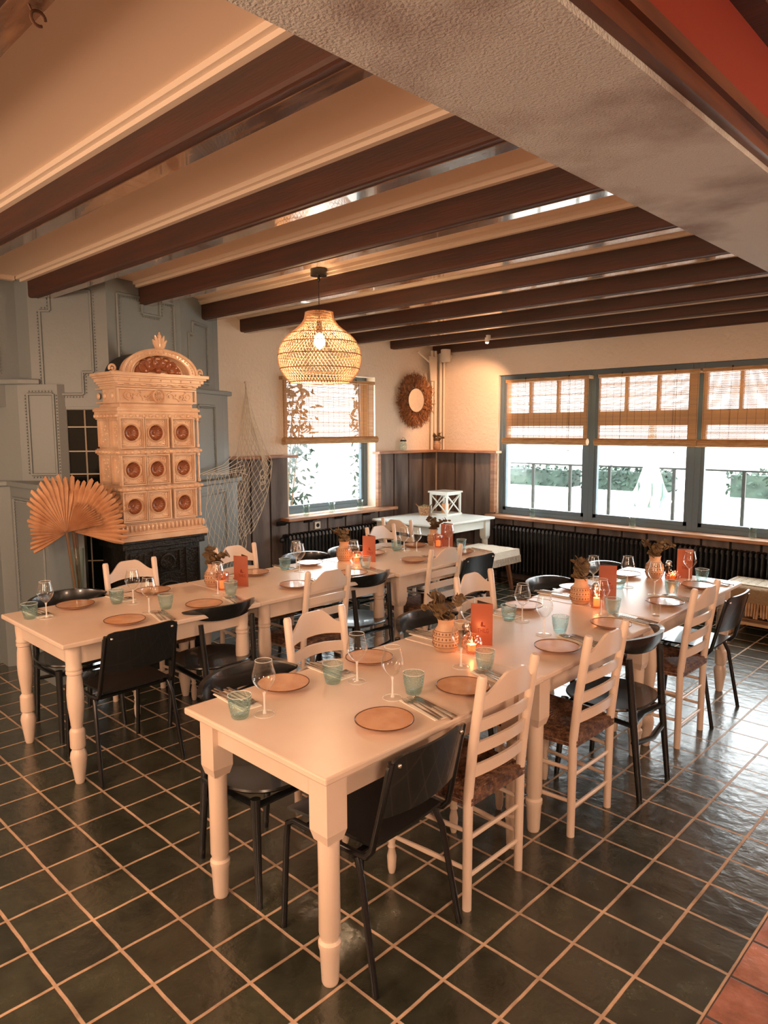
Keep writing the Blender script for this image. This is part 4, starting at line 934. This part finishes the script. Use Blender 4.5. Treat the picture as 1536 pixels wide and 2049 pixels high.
# ================================================================== PENDANT LAMP
LP = Vector((-3.70, 3.215, 0))
t = thing('pendant_lamp', 'large round woven rattan pendant lamp hanging from the beamed ceiling', 'lamp', (LP.x, LP.y, 2.10))
cn_ = obj('ceiling_canopy', MB().lathe([(.055, 2.81), (.055, 2.853), (.05, 2.857)], LP, 24), 'black', t, label='black round ceiling cap'); 
obj('cord_grip', MB().lathe([(.007, 2.775), (.009, 2.78), (.009, 2.81)], LP, 10), 'black', cn_)
obj('cord', MB().tube([LP + Vector((0, 0, 2.52)), LP + Vector((0, 0, 2.80))], .0025, 6), 'black', t)
prof = [(.203, 2.112), (.236, 2.15), (.262, 2.19), (.277, 2.24), (.279, 2.285), (.268, 2.34), (.240, 2.39), (.200, 2.43), (.155, 2.462), (.118, 2.495), (.098, 2.53), (.090, 2.573)]
def prad(z):
    for (r0, z0), (r1, z1) in zip(prof[:-1], prof[1:]):
        if z <= z1: return r0 + (r1 - r0) * max(0, (z - z0)) / (z1 - z0)
    return prof[-1][0]
m = MB(); NS = 66; K = 22
for sg in (-1, 1):
    for k in range(NS):
        a0 = 2 * PI * k / NS; pts = []
        for j in range(K + 1):
            z = 2.114 + (2.570 - 2.114) * j / K; a = a0 + sg * 1.15 * (j / K); r_ = prad(z) + .0015 * sg
            pts.append((LP.x + r_ * math.cos(a), LP.y + r_ * math.sin(a), z))
        m.tube(pts, .0024, 3, caps=False)
sh = obj('woven_shade', m, 'wicker', t, smooth=False)
m = MB()
for z in (2.112, 2.20, 2.29, 2.37, 2.43, 2.573):
    r_ = prad(z) + .002; m.tube([(LP.x + r_ * math.cos(a), LP.y + r_ * math.sin(a), z) for a in [2 * PI * k / 48 for k in range(49)]], .0035, 5)
obj('shade_hoop', m, 'grass', sh)
sk_ = obj('lamp_socket', MB().lathe([(.02, 2.44), (.02, 2.50), (.012, 2.52)], LP, 14), 'black', t)
obj('light_bulb', MB().ball(LP + Vector((0, 0, 2.385)), .038, 14, (1, 1, 1.35)), 'bulb', sk_)
l_ = bpy.data.lights.new('pendant_light', 'POINT'); l_.energy = 11; l_.color = (1, .66, .40); l_.shadow_soft_size = .06
o = bpy.data.objects.new('pendant_light', l_); COL.objects.link(o); o.parent = t; o.location = (0, 0, 2.31 - 2.10)
t.location = (LP.x * 1.05, LP.y * 1.05, 1.8 + .3 * 1.05); t.scale = (1.05, 1.05, 1.05)

# spotlight on the beam
t = thing('spotlight', 'small lit spotlight on the next-to-last ceiling beam', 'spotlight', (-4.55, 6.29, 2.70))
obj('lamp_head', MB().lathe([(.018, 0), (.024, .01), (.024, .05), (.012, .056)], (-4.55, 6.29, 2.70), 14), 'plastic', t)
obj('lamp_mount', MB().bb(-4.565, -4.535, 6.29, 6.332, 2.735, 2.78), 'plastic', t, smooth=False)
obj('lens', MB().ball((-4.55, 6.29, 2.698), .016, 10, (1, 1, .5)), 'bulb', t)
lamp('spotlight_beam', 'SPOT', (-4.55, 6.29, 2.685), 75, (1, .50, .26), .02, (-5.5, 7.2, 1.95), rad(62)).parent = None

# ================================================================== BLINDS
def blind(name, label, axis, a0, a1, zt, zb, plane, group):
    def P(s, z, d): return (s, plane + d, z) if axis == 'x' else (plane - d, s, z)
    t = thing(name, label, 'blind', P((a0 + a1) / 2, zb - .03, 0), 0, group)
    m = MB(); pitch = .0092; n = int((zt - zb) / pitch); rnd = random.Random(int(a0 * 100))
    for i in range(n):
        z = zb + (i + .5) * pitch; h = pitch * rnd.uniform(.36, .48); y_ = rnd.uniform(-.001, .001)
        if axis == 'x': m.bb(a0, a1, plane - .001 + y_, plane + .001 + y_, z - h, z + h)
        else: m.bb(plane - .001 + y_, plane + .001 + y_, a0, a1, z - h, z + h)
    obj('slats', m, 'bamboo', t, smooth=False)
    m = MB(); k = int((a1 - a0) / .075)
    for i in range(k + 1):
        s = a0 + .01 + (a1 - a0 - .02) * i / k; m.tube([P(s, zb, -.002), P(s, zt, -.002)], .0012, 4)
    obj('binding_thread', m, 'cord', t)
    m = MB(); m.lathe([(.036, a0 - .02), (.038, a0 - .018), (.038, a1 + .018), (.036, a1 + .02)], (0, 0, 0), 14)
    R_ = Matrix(((0, 0, 1), (1, 0, 0), (0, 1, 0))) if axis == 'x' else Matrix(((1, 0, 0), (0, 0, 1), (0, 1, 0)))
    m.v = [tuple((R_ @ Vector(v)) + (Vector((0, plane - .026, zb - .015)) if axis == 'x' else Vector((plane + .026, 0, zb - .015)))) for v in m.v]
    obj('rolled_bottom', m, 'bambooroll', t)
    m = MB()
    if axis == 'x': m.bb(a0 - .01, a1 + .01, plane - .012, 7.245, zt, zt + .035)
    else: m.bb(-6.0, plane + .012, a0 - .01, a1 + .01, zt, zt + .035)
    obj('head_rail', m, 'bambooroll', t, smooth=False)
    m = MB()
    for f in (.25, .78): m.tube([P(a0 + (a1 - a0) * f, zt + .03, -.015), P(a0 + (a1 - a0) * f, zb - .03, -.03)], .0015, 4)
    s = a0 + (a1 - a0) * .8; m.tube([P(s, zt, -.02), P(s + .01, zb - .10, -.045)], .002, 4); m.ball(P(s + .01, zb - .11, -.045), .008, 6)
    obj('pull_cord', m, 'cord', t)
    for f in (.25, .78):
        m = MB(); c = P(a0 + (a1 - a0) * f, zt + .04, -.01); m.ball(c, .009, 6); obj('hook', m, 'gap', t)
gB = 'bamboo blinds on the long window'
names = ['leftmost on the long window wall', 'second from the left on the long window wall', 'third from the left on the long window wall', 'fourth from the left on the long window wall']
for i in range(4):
    a0, a1 = wx[i] + .16 - .02 * (i > 0) * 1, wx[i + 1] - .02
    if i: a0 = wx[i] + .10; a1 = wx[i + 1] + .04
    a0, a1 = [(-4.87, -3.82), (-3.695, -2.655), (-2.61, -1.57), (-1.52, -.48)][i]
    blind('bamboo_blind', 'half-lowered bamboo blind rolled at the bottom, ' + names[i], 'x', a0, a1, 2.33, 1.665, 7.14, gB)
blind('bamboo_blind', 'half-lowered bamboo blind on the small window behind the pendant lamp', 'y', 4.66, 6.0, 2.31, 1.69, -5.955, None)

# ================================================================== RADIATORS
def radiator(label, axis, a0, a1, plane, z0, z1, dep):
    c = (((a0 + a1) / 2, plane, z0) if axis == 'x' else (plane, (a0 + a1) / 2, z0))
    t = thing('column_radiator', label, 'radiator', (c[0], c[1], z0)); n = min(98, round((a1 - a0) / .050)); w_ = (a1 - a0) / n; me = None
    for i in range(n):
        s = a0 + (i + .5) * w_ - (a0 + a1) / 2; loc = (s, 0, 0) if axis == 'x' else (0, s, 0)
        if me is None:
            m = MB(); h = z1 - z0
            for k in range(3):
                d = (k - 1) * dep * .34
                p = [(0, d, .03), (0, d, h - .03)]
                m.tube(p, .0125, 8)
            m.tube([(0, -dep / 2 + .015, h - .045), (0, -dep / 2 + .022, h - .018), (0, 0, h - .008), (0, dep / 2 - .022, h - .018), (0, dep / 2 - .015, h - .045)], .0165, 8)
            m.tube([(0, -dep / 2 + .015, .045), (0, -dep / 2 + .022, .018), (0, 0, .008), (0, dep / 2 - .022, .018), (0, dep / 2 - .015, .045)], .0165, 8)
            if axis != 'x': m.xf(Matrix.Rotation(PI / 2, 4, 'Z'))
            o = obj('radiator_section', m, 'rad', t, local=True); me = o; o.location = loc
        else:
            o = me.copy(); COL.objects.link(o); o.parent = t; o.location = loc
    L_ = (a1 - a0) / 2
    m = MB()
    for z in (.04, z1 - z0 - .04): m.tube([(-L_, 0, z), (L_, 0, z)], .016, 8)
    for s in (-L_ + .05, L_ - .05, 0): m.box((s, 0, -z0 / 2 + .004), (.02, .05, z0))
    if axis != 'x': m.xf(Matrix.Rotation(PI / 2, 4, 'Z'))
    obj('radiator_pipe', m, 'rad', t, local=True)
    m = MB(); p = (-L_ - .04, 0, z1 - z0 - .05); m.ball(p, .028, 10); m.tube([p, (-L_, 0, p[2])], .012, 8)
    if axis != 'x': m.xf(Matrix.Rotation(PI / 2, 4, 'Z'))
    obj('radiator_valve', m, 'rad', t, local=True)
radiator('long black column radiator under the long window wall', 'x', -4.93, -.35, 7.06, .10, .655, .15)
radiator('black column radiator under the small window in the back wall', 'y', 4.58, 6.20, -5.86, .10, .70, .15)
t = thing('power_socket', 'cream wall socket on the boards above the back radiator', 'socket', (-5.97, 5.12, .70))
sp_ = obj('socket_plate', MB().bb(-5.974, -5.962, 5.08, 5.16, .70, .78), 'plastic', t, smooth=False, bevel=.003)
obj('socket_hole', MB().lathe([(.022, 0), (.022, .003), (.001, .003)], (-5.962, 5.12, .74), 16, R90), 'gap', sp_)

# ================================================================== WALL DECOR
t = thing('round_mirror', 'round mirror with shaggy dried seagrass frame on the back wall', 'mirror', (-5.97, 6.745, 1.79))
MC = Vector((-5.98, 6.745, 2.15))
obj('mirror_glass', MB().lathe([(.150, 0), (.150, .012), (.148, .014), (.001, .014)], MC + Vector((.022, 0, 0)), 40, R90), 'mirror', t)
m = MB(); m.tube([MC + Vector((.034, .150 * math.cos(a), .150 * math.sin(a))) for a in [2 * PI * k / 40 for k in range(41)]], .006, 6); obj('inner_ring', m, 'cord', t)
m = MB(); rnd = random.Random(5)
for k in range(900):
    a = rnd.uniform(0, 2 * PI); b = a + rnd.uniform(-.35, .35); r0 = rnd.uniform(.145, .25); r1 = min(r0 + rnd.uniform(.08, .15), rnd.uniform(.315, .375)); x = rnd.uniform(.006, .045)
    p = MC + Vector((x, r0 * math.cos(a), r0 * math.sin(a))); q_ = MC + Vector((x + rnd.uniform(-.005, .012), r1 * math.cos(b), r1 * math.sin(b)))
    if q_.x < -5.985: q_.x = -5.985
    m.tube([p, q_], [.0042, .003], 3, caps=False)
obj('seagrass_fringe', m, 'grass', t, smooth=False, kind='stuff')

# pipes & fixtures in the corner
for i, (x, y, r_) in enumerate(((-5.955, 7.06, .02), (-5.95, 7.12, .022), (-5.90, 7.165, .02), (-5.85, 7.17, .014))):
    obj('heating_pipe', MB().tube([(x, y, 1.53), (x, y, 2.78)], r_, 12), 'plastic', label='cream vertical pipe in the room corner, %s from the mirror side' % nth[i], cat='pipe', group='pipes in the corner')
t = thing('speaker_cylinder', 'cream cylindrical wall fixture high in the room corner', 'fixture', (-5.76, 7.09, 2.62))
obj('fixture_body', MB().lathe([(.055, 2.63), (.062, 2.64), (.062, 2.78), (.055, 2.785)], (-5.76, 7.09, 0), 24), 'plastic', t); obj('fixture_bracket', MB().bb(-5.78, -5.74, 7.13, 7.2, 2.68, 2.72), 'plastic', t, smooth=False)
t = thing('support_bracket', 'cream Y-shaped bracket on the pipes under the beam end', 'bracket', (-5.93, 6.99, 2.40))
obj('bracket_plate', MB().slab([(-.045, 0), (.045, 0), (.075, .30), (-.075, .30)], Matrix.Translation((-5.915, 7.02, 2.40)) @ Matrix(((0, 0, 1, 0), (1, 0, 0, 0), (0, 1, 0, 0), (0, 0, 0, 1))), .012), 'plastic', t, smooth=False)
obj('bracket_arm', MB().tube([(-5.915, 6.98, 2.62), (-5.915, 6.74, 2.745)], .014, 6), 'plastic', t)
# lantern jar on the shelf
t = thing('glass_lantern_jar', 'grey glass jar lantern with handle on the shelf below the mirror', 'jar', (-5.94, 6.50, 1.53))
obj('jar_body', MB().lathe([(.001, .002), (.036, .002), (.042, .02), (.044, .07), (.034, .10), (.034, .115), (.033, .115), (.032, .10), (.041, .07), (.038, .02), (.001, .01)], n=20, caps=False), 'jarglass', t, local=True)
obj('jar_lid', MB().lathe([(.036, .113), (.038, .115), (.038, .13), (.034, .132)], n=20), 'gap', t, local=True); obj('jar_handle', MB().tube([(0, .036 * math.cos(a), .12 + .04 * math.sin(a)) for a in [PI * k / 10 for k in range(11)]], .002, 5), 'gap', t, local=True)
# sill tealight glasses
JAR = Proto(lambda: (lambda t: (obj('glass_cup', MB().lathe([(.001, .002), (.028, .002), (.033, .012), (.038, .055), (.034, .085), (.040, .115), (.039, .115), (.032, .085), (.035, .055), (.030, .016), (.001, .014)], n=20, caps=False), 'jarglass', t, local=True), t)[1])(thing('tealight_glass', '', 'glass')))
for x, y, z, txt in ((-5.93, 4.93, .865, 'left one of three on the small window sill'), (-5.93, 5.30, .865, 'middle one of three on the small window sill'), (-5.93, 5.74, .865, 'right one of three on the small window sill'),
                     (-4.48, 7.13, .763, 'on the long window sill, in front of the leftmost window'), (-3.265, 7.13, .763, 'on the long window sill, in front of the second window'), (-2.095, 7.13, .763, 'on the long window sill, in front of the third window')):
    JAR.put((x, y, z), 0, 'clear candle glass ' + txt, 'candle glasses on the sills')

# fishing net
m = MB(); m2 = MB()
def net(u, v):
    # u across, v down
    top = Vector((-5.965, 4.20, 2.25)).lerp(Vector((-5.97, 4.22, 2.22)), u)
    if v < .45:
        k = v / .45; y = 4.21 + (u - .45) * .40 * k ** 1.4; z = 2.25 - .72 * k; x = -5.965 + .06 * k
    else:
        k = (v - .45) / .55; y = 4.21 + (u - .45) * (.40 + .05 * math.sin(k * 3)) - k * .24 + u * k * -.02; z = 1.53 - .93 * k * (.8 + .2 * (1 - u)); x = -5.855 + .02 * math.sin(u * 9)
        if k < .05: x = -5.87
        y += .12 * (1 - k) * u * k
    return Vector((x + .008 * math.sin(u * 22), y, z))
nu, nv = 9, 30
for i in range(nu):
    for sg in (1, -1):
        pts = []
        for j in range(nv + 1):
            u = i / (nu - 1) + sg * (.5 if j % 2 else 0) / (nu - 1) * .95; pts.append(net(min(1, max(0, u)), j / nv))
        m.tube(pts, .0028, 4, caps=False)
t = thing('fishing_net', 'cream fishing net hung on the wall and draped over the blue-grey panelling', 'net', (-5.95, 4.2, .65))
obj('hanging_net', m, 'net', t, smooth=False)
m = MB()     # part draped to the left over the lower panel
def net2(u, v):
    a = Vector((-4.99, 3.08, 1.43 - .85 * v)).lerp(Vector((-5.36, 3.70, 1.44 - .85 * v)), u); b = a + Vector((.035, .025, 0)) * (1 if v < .02 else .7); b.z += .02 * math.sin(u * 14 + v * 5); b.y += .015 * math.sin(v * 11); return b
for i in range(9):
    for sg in (1, -1):
        m.tube([net2(min(1, max(0, i / 8 + sg * (.5 if j % 2 else 0) / 8)), j / 13) for j in range(14)], .0018, 4, caps=False)
for k in range(6):
    e = Vector((-5.12 + .02 * k, 3.12 + .03 * k, 1.43)); s_ = Vector((-5.84, 4.02 + .02 * k, 1.60 - .05 * k)); mid_ = e.lerp(s_, .5) + Vector((.05, 0, -.03 + .012 * k)); m.tube([e, mid_, s_], .003, 4)
obj('draped_net', m, 'net', t, smooth=False)
m = MB()
for k in range(5): m.tube([(-5.96, 4.20, 2.255), (-5.93, 4.24 + .006 * k, 1.9), (-5.87, 4.31 + .008 * k, 1.55), (-5.85, 4.34 + .01 * k, 1.25 + .04 * k)], .0035, 4)
for k in range(3): m.tube([(-5.85, 4.30 + .03 * math.cos(a), 1.35 - .06 * k + .045 * math.sin(a)) for a in [2 * PI * q_ / 12 for q_ in range(13)]], .004, 4)
m.ball((-5.96, 4.20, 2.26), .012, 6)
obj('tie_rope', m, 'net', t)

# ================================================================== PALM VASE
PV = Vector((-4.84, 1.99, 0))
t = thing('tall_glass_vase', 'tall flared clear glass floor vase left of the stove', 'vase', PV)
obj('vase_body', MB().lathe([(.001, .01), (.07, .01), (.075, .03), (.05, .25), (.032, .50), (.034, .70), (.048, .93), (.0495, 1.0), (.047, 1.0), (.045, .93), (.030, .70), (.028, .5), (.045, .26), (.001, .05)], n=24, caps=False), 'jarglass', t, local=True)
def palm(base, ctr, R, a0, a1, nseg, taper, nrm, label, color='palm', seed=0):
    t = thing('dried_palm_leaf', label, 'dried leaf', base, 0, 'dried palm leaves'); rnd = random.Random(seed)
    ctr = Vector(ctr); n_ = Vector(nrm).normalized(); up_ = (Vector((0, 0, 1)) - n_ * n_.z).normalized(); rt = up_.cross(n_)
    S = MB(); S.tube([Vector(base) + Vector((0, 0, .08)), Vector(base).lerp(ctr, .6) + Vector((0, 0, .05)), ctr], [.006, .007, .009], 8)
    obj('stem', S, 'stem', t)
    m = MB()
    for k in range(nseg):
        b0 = a0 + (a1 - a0) * k / nseg; b1 = a0 + (a1 - a0) * (k + 1) / nseg; bm = (b0 + b1) / 2; Rr = R * (1 - taper * abs(math.sin(bm)) ** 1.5) * rnd.uniform(.94, 1.04)
        def pt(b, r_, d): return ctr + (rt * math.sin(b) + up_ * math.cos(b)) * r_ + n_ * (d - .10 * (r_ / R) ** 2)
        g = (b1 - b0) * .5
        L0 = [pt(bm, .01, 0), pt(b0, Rr * .80, 0), pt(bm, Rr * .80, .02), pt(b1, Rr * .80, 0), pt(bm - g * .66, Rr * .96, .0), pt(bm, Rr, .014), pt(bm + g * .66, Rr * .96, 0)]
        L1 = [v - n_ * .003 for v in L0]
        m.add(L0 + L1, [(0, 2, 1), (0, 3, 2), (1, 2, 5, 4), (2, 3, 6, 5), (7, 8, 9), (7, 9, 10), (8, 11, 12, 9), (9, 12, 13, 10), (4, 5, 12, 11), (5, 6, 13, 12), (0, 1, 8, 7), (1, 4, 11, 8), (3, 0, 7, 10), (6, 3, 10, 13)])
    obj('pleated_blade', m, color, t, smooth=False)

palm((-4.86, 2.02, .1), (-4.83, 1.93, 1.11), .40, rad(-118), rad(75), 27, .40, (.88, .16, .1), 'large pale dried palm fan leaf on the left of the vase', seed=1)
palm((-4.85, 2.03, .1), (-4.85, 1.98, 1.11), .38, rad(-15), rad(108), 18, .12, (.75, -.66, .1), 'dried palm fan leaf spreading behind toward the stove', seed=2)
palm((-4.84, 2.02, .1), (-4.80, 1.92, 1.12), .215, rad(8), rad(78), 15, .0, (.69, -.7, .1), 'small finely pleated pale palm leaf in front of the others', seed=3)
palm((-4.84, 2.04, .1), (-4.90, 2.02, 1.12), .38, rad(28), rad(75), 8, .0, (.9, -.4, .0), 'rearmost dried palm leaf close to the ceramic stove side', seed=4)

# ================================================================== BENCHES, SMALL TABLE ITEMS
t = thing('wooden_bench', 'brown wooden bench with splayed legs under a white throw by the corner table', 'bench', (-4.85, 6.45, 0))
obj('bench_seat', MB().bb(-5.35, -4.42, 6.20, 6.70, .405, .445), 'brownwood', t, smooth=False)
for x, y, dx, dy in ((-4.50, 6.27, .06, -.04), (-4.50, 6.63, .06, .04), (-5.27, 6.27, -.05, -.04), (-5.27, 6.63, -.05, .04)): obj('leg', MB().tube([(x + dx, y + dy, 0), (x, y, .41)], [.022, .03], 4), 'brownwood', t, smooth=False)
t = thing('fringed_throw', 'cream woven throw with fringed edge lying over the wooden bench', 'throw', (-4.6, 6.45, .44))
m = MB()
m.grid(lambda u, v: (-4.95 + .56 * u, 6.17 + .56 * v, .458 + .003 * math.sin(u * 20)), 8, 6); m.grid(lambda u, v: (-4.39 + .012 * v, 6.17 + .56 * u, .458 - .07 * v), 6, 3); m.grid(lambda u, v: (-4.95 + .56 * u, 6.17 - .012 * v, .458 - .06 * v), 6, 3)
m.bb(-4.95, -4.395, 6.175, 6.725, .446, .456)
obj('woven_cloth', m, 'wool', t)
m = MB()
for k in range(26): y = 6.17 + .56 * k / 25; m.tube([(-4.378, y, .39), (-4.372, y + .004, .31)], .0055, 4)
for k in range(26): x = -4.95 + .56 * k / 25; m.tube([(x, 6.158, .40), (x + .004, 6.152, .33)], .0055, 4)
obj('fringe', m, 'wool', t, kind='stuff', smooth=False)
# pallet bench
t = thing('pallet_bench', 'pale pallet-wood bench under the long window at right', 'bench', (-1.45, 6.74, 0))
m = MB()
for y in (6.55, 6.68, 6.81, 6.92): m.bb(-2.16, -.75, y - .045, y + .045, .10, .125)
for y in (6.56, 6.90): m.bb(-2.16, -.75, y - .045, y + .045, .20, .225)
obj('slat_deck', m, 'pallet', t, smooth=False)
for x in (-2.10, -1.45, -.80):
    for y in (6.56, 6.90): obj('block_foot', MB().bb(x - .05, x + .05, y - .045, y + .045, 0, .10), 'pallet', t, smooth=False); obj('block_post', MB().bb(x - .045, x + .045, y - .04, y + .04, .125, .20), 'pallet', t, smooth=False)
obj('bench_cushion', (lambda m: m.bb(-2.17, -.74, 6.50, 6.95, .225, .425))(MB()), 'cushion', label='olive-brown cushion with worn texture', cat='cushion', smooth=True, bevel=.05)
t = thing('lace_runner', 'cream crocheted runner with holes and fringe over the pallet bench cushion', 'throw', (-1.5, 6.72, .426))
m = MB(); NX, NY = 60, 20
for i in range(NX):
    for j in range(NY):
        if (i % 3 == 1) and (j % 3 == 1) and 3 < j < 17: continue
        x0, x1 = -2.15 + 1.38 * i / NX, -2.15 + 1.38 * (i + 1) / NX; y0, y1 = 6.61 + .33 * j / NY, 6.61 + .33 * (j + 1) / NY
        m.add([(x0, y0, .431), (x1, y0, .431), (x1, y1, .431), (x0, y1, .431)], [(0, 1, 2, 3)])
obj('crochet_cloth', m, 'wool', t, smooth=False, solid=.006)
m = MB()
for k in range(60): x = -2.16 + 1.38 * k / 59; m.tube([(x, 6.488, .30), (x + rnd.uniform(-.008, .008), 6.482, .17 + rnd.uniform(0, .03))], .010, 5)
obj('fringe', m, 'pallet', t, kind='stuff', smooth=True)
# lantern on corner table
LC = Vector((-5.45, 6.72, TZ)); a45 = rad(0); s_ = .125
t = thing('wooden_lantern', 'white wooden lantern with crossed side bars on the corner table', 'lantern', LC)
m = MB()
for sx in (-1, 1):
    for sy in (-1, 1): m.bb(sx * s_ - .011, sx * s_ + .011, sy * s_ - .011, sy * s_ + .011, .02, .27)
m.bb(-.145, .145, -.145, .145, 0, .022); m.bb(-.15, .15, -.15, .15, .27, .288)
for sx in (-1, 1): m.bb(sx * s_ - .008, sx * s_ + .008, -s_, s_, .245, .268); m.bb(-s_, s_, sx * s_ - .008, sx * s_ + .008, .245, .268)
obj('lantern_frame', m, 'whitecold', t, local=True, smooth=False)
m = MB()
for sx in (-1, 1):
    for (p, q_) in (((sx * s_, -s_, .03), (sx * s_, s_, .25)), ((sx * s_, s_, .03), (sx * s_, -s_, .25))): m.tube([p, q_], .008, 4)
    for (p, q_) in (((-s_, sx * s_, .03), (s_, sx * s_, .25)), ((s_, sx * s_, .03), (-s_, sx * s_, .25))): m.tube([p, q_], .008, 4)
obj('cross_bar', m, 'whitecold', t, local=True, smooth=False)
obj('pillar_candle', MB().lathe([(.045, .022), (.045, .13), (.04, .133), (.001, .13)], LC, 20), mat('peach_wax', (240, 180, 130), .5), label='peach pillar candle standing inside the white lantern', cat='candle')
BC = Vector((-5.60, 6.50, TZ))
t = thing('woven_basket', 'small woven basket with two ears beside the white lantern', 'basket', BC)
obj('basket_body', MB().lathe([(.055, 0), (.062, .02), (.075, .11), (.072, .11), (.058, .02), (.001, .015)], n=24), 'basket', t, local=True)
m = MB()
for sg in (-1, 1): m.tube([(-sg * .0 + .05 * sg, .05 * sg, .105), (.075 * sg, .065 * sg, .135), (.06 * sg, .045 * sg, .112)], .006, 6)
obj('ear_handle', m, 'basket', t, local=True)
m = MB(); 
for k in range(26): a = rnd.uniform(0, 6.28); r_ = rnd.uniform(0, .055); m.ball((BC.x + r_ * math.cos(a), BC.y + r_ * math.sin(a), BC.z + .10 + rnd.uniform(0, .02)), .011, 6)
obj('succulent_plant', m, mat('pale_green_leaf', (150, 150, 104), .6), label='low pale green plant filling the woven basket', cat='plant', kind=None)
# hook on the near-left beam
t = thing('ceiling_hook', 'curled metal hook hanging from the near left beam', 'hook', (-1.76, .71, 2.72)); hx = Vector((-1.76, .69, 2.735))
obj('hook_ring', MB().tube([hx + Vector((.0, .014 + .016 * math.cos(a), -.012 + .016 * math.sin(a))) for a in [5.2 * k / 14 for k in range(15)]], .0035, 6), 'cord', t); obj('hook_screw', MB().tube([hx + Vector((0, 0, 0)), hx + Vector((0, -.01, .02))], .003, 6), 'cord', t)

# ================================================================== OUTSIDE
obj('terrace_ground', MB().bb(-30, 14, 7.5, 60, -.12, -.04), 'terrace', kind='structure', smooth=False)
obj('lawn_ground', MB().bb(-40, -6.3, -10, 60, -.2, -.1), 'terrace', kind='structure', smooth=False)
t = thing('terrace_railing', 'dark metal railing with thin posts outside the long window', 'railing', (-3.5, 8.6, -.04))
m = MB(); m.tube([(-9, 8.6, 1.31), (3, 8.6, 1.31)], .012, 8); obj('top_rail', m, 'railing', t)
for x in (-5.98, -5.40, -4.83, -4.27, -3.44, -3.27, -2.65, -2.05, -1.4): obj('railing_post', MB().bb(x - .018, x + .018, 8.585, 8.615, -.04, 1.31), 'railing', t, smooth=False)
def hedge(x0, x1, y, z0, z1, seed, label, n=900, dep=.8):
    rnd = random.Random(seed); m = MB()
    m.bb(x0 + .1, x1 - .1, y, y + dep, -.04 if z0 < .3 else z0, z1 - .15)
    for k in range(n):
        c = Vector((rnd.uniform(x0, x1), rnd.uniform(y - .12, y + dep), rnd.uniform(z0, z1) - .12 * rnd.random())); d = Vector((rnd.uniform(-1, 1), rnd.uniform(-1, 1), rnd.uniform(-1, 1))).normalized(); e = d.orthogonal().normalized(); s = rnd.uniform(.05, .11)
        m.add([c - d * s, c + e * s * .5, c + d * s, c - e * s * .5], [(0, 1, 2, 3)])
    obj('clipped_hedge', m, 'hedge', label=label, cat='hedge', group='hedges beyond the terrace', smooth=False)
hedge(-17, -11.2, 20, .0, .62, 1, 'distant green hedge seen through the leftmost long window')
hedge(-10.8, -8.2, 20, .0, .66, 2, 'distant green hedge seen through the second long window')
hedge(-6.6, -3.0, 20, .05, .70, 3, 'distant green hedge seen through the third long window')
# folded parasols
for i, (x, y, txt) in enumerate(((-3.62, 8.35, 'pale folded patio parasol hanging outside the second long window'),)):
    t = thing('patio_parasol', txt, 'parasol', (x, y, -.04))
    obj('parasol_pole', MB().tube([(x, y, -.04), (x, y, 1.95)], .018, 10), 'plastic', t)
    m = MB(); n = 48; vs = []; prof_ = [(.03, 1.9), (.05, 1.6), (.07, 1.35), (.13, 1.1), (.19, .93), (.17, .88)]
    m.lathe(prof_[::-1], (x, y, 0), n, caps=False, scal=lambda a, z: 1 + .35 * math.sin(a * 6) * max(0, (1.8 - z)))
    obj('folded_canopy', m, 'canvas', t, solid=.006)
    m = MB()
    for k in range(5):
        a = k * 1.3; cx_, cy_ = x + .15 * math.cos(a), y + .12 * math.sin(a); m.tube([(cx_, cy_, 1.15), (cx_ + .02, cy_, 1.0), (cx_ - .03, cy_ - .01, .86)], [.02, .05, .035], 6, sq=.35)
    obj('valance_flap', m, 'canvasd', t, smooth=False)
# shrub outside the back window
rnd = random.Random(9)
for sx, (y0, y1, txt) in enumerate(((5.35, 6.02, 'leafy shrub at the left edge outside the small window'), (7.2, 7.5, 'leafy shrub at the right edge outside the small window'))):
    t = thing('garden_shrub', txt, 'shrub', (-7.3, (y0 + y1) / 2, -.1)); m = MB()
    for k in range(900):
        c = Vector((-7.3 + rnd.uniform(-.35, .35), rnd.uniform(y0, y1), rnd.uniform(.5, 2.5))); d = Vector((rnd.uniform(-1, 1), rnd.uniform(-1, 1), rnd.uniform(-1, 1))).normalized(); e = d.orthogonal().normalized(); s = rnd.uniform(.03, .08)
        m.add([c - d * s, c + e * s * .35, c + d * s, c - e * s * .35], [(0, 1, 2, 3)])
    obj('foliage', m, 'hedge', t, smooth=False, kind='stuff')
    m = MB()
    for k in range(5): m.tube([(-7.3, (y0 + y1) / 2, -.1), (-7.3 + rnd.uniform(-.2, .2), rnd.uniform(y0, y1), 2.2)], [.02, .006], 5)
    obj('stem', m, 'stem', t)
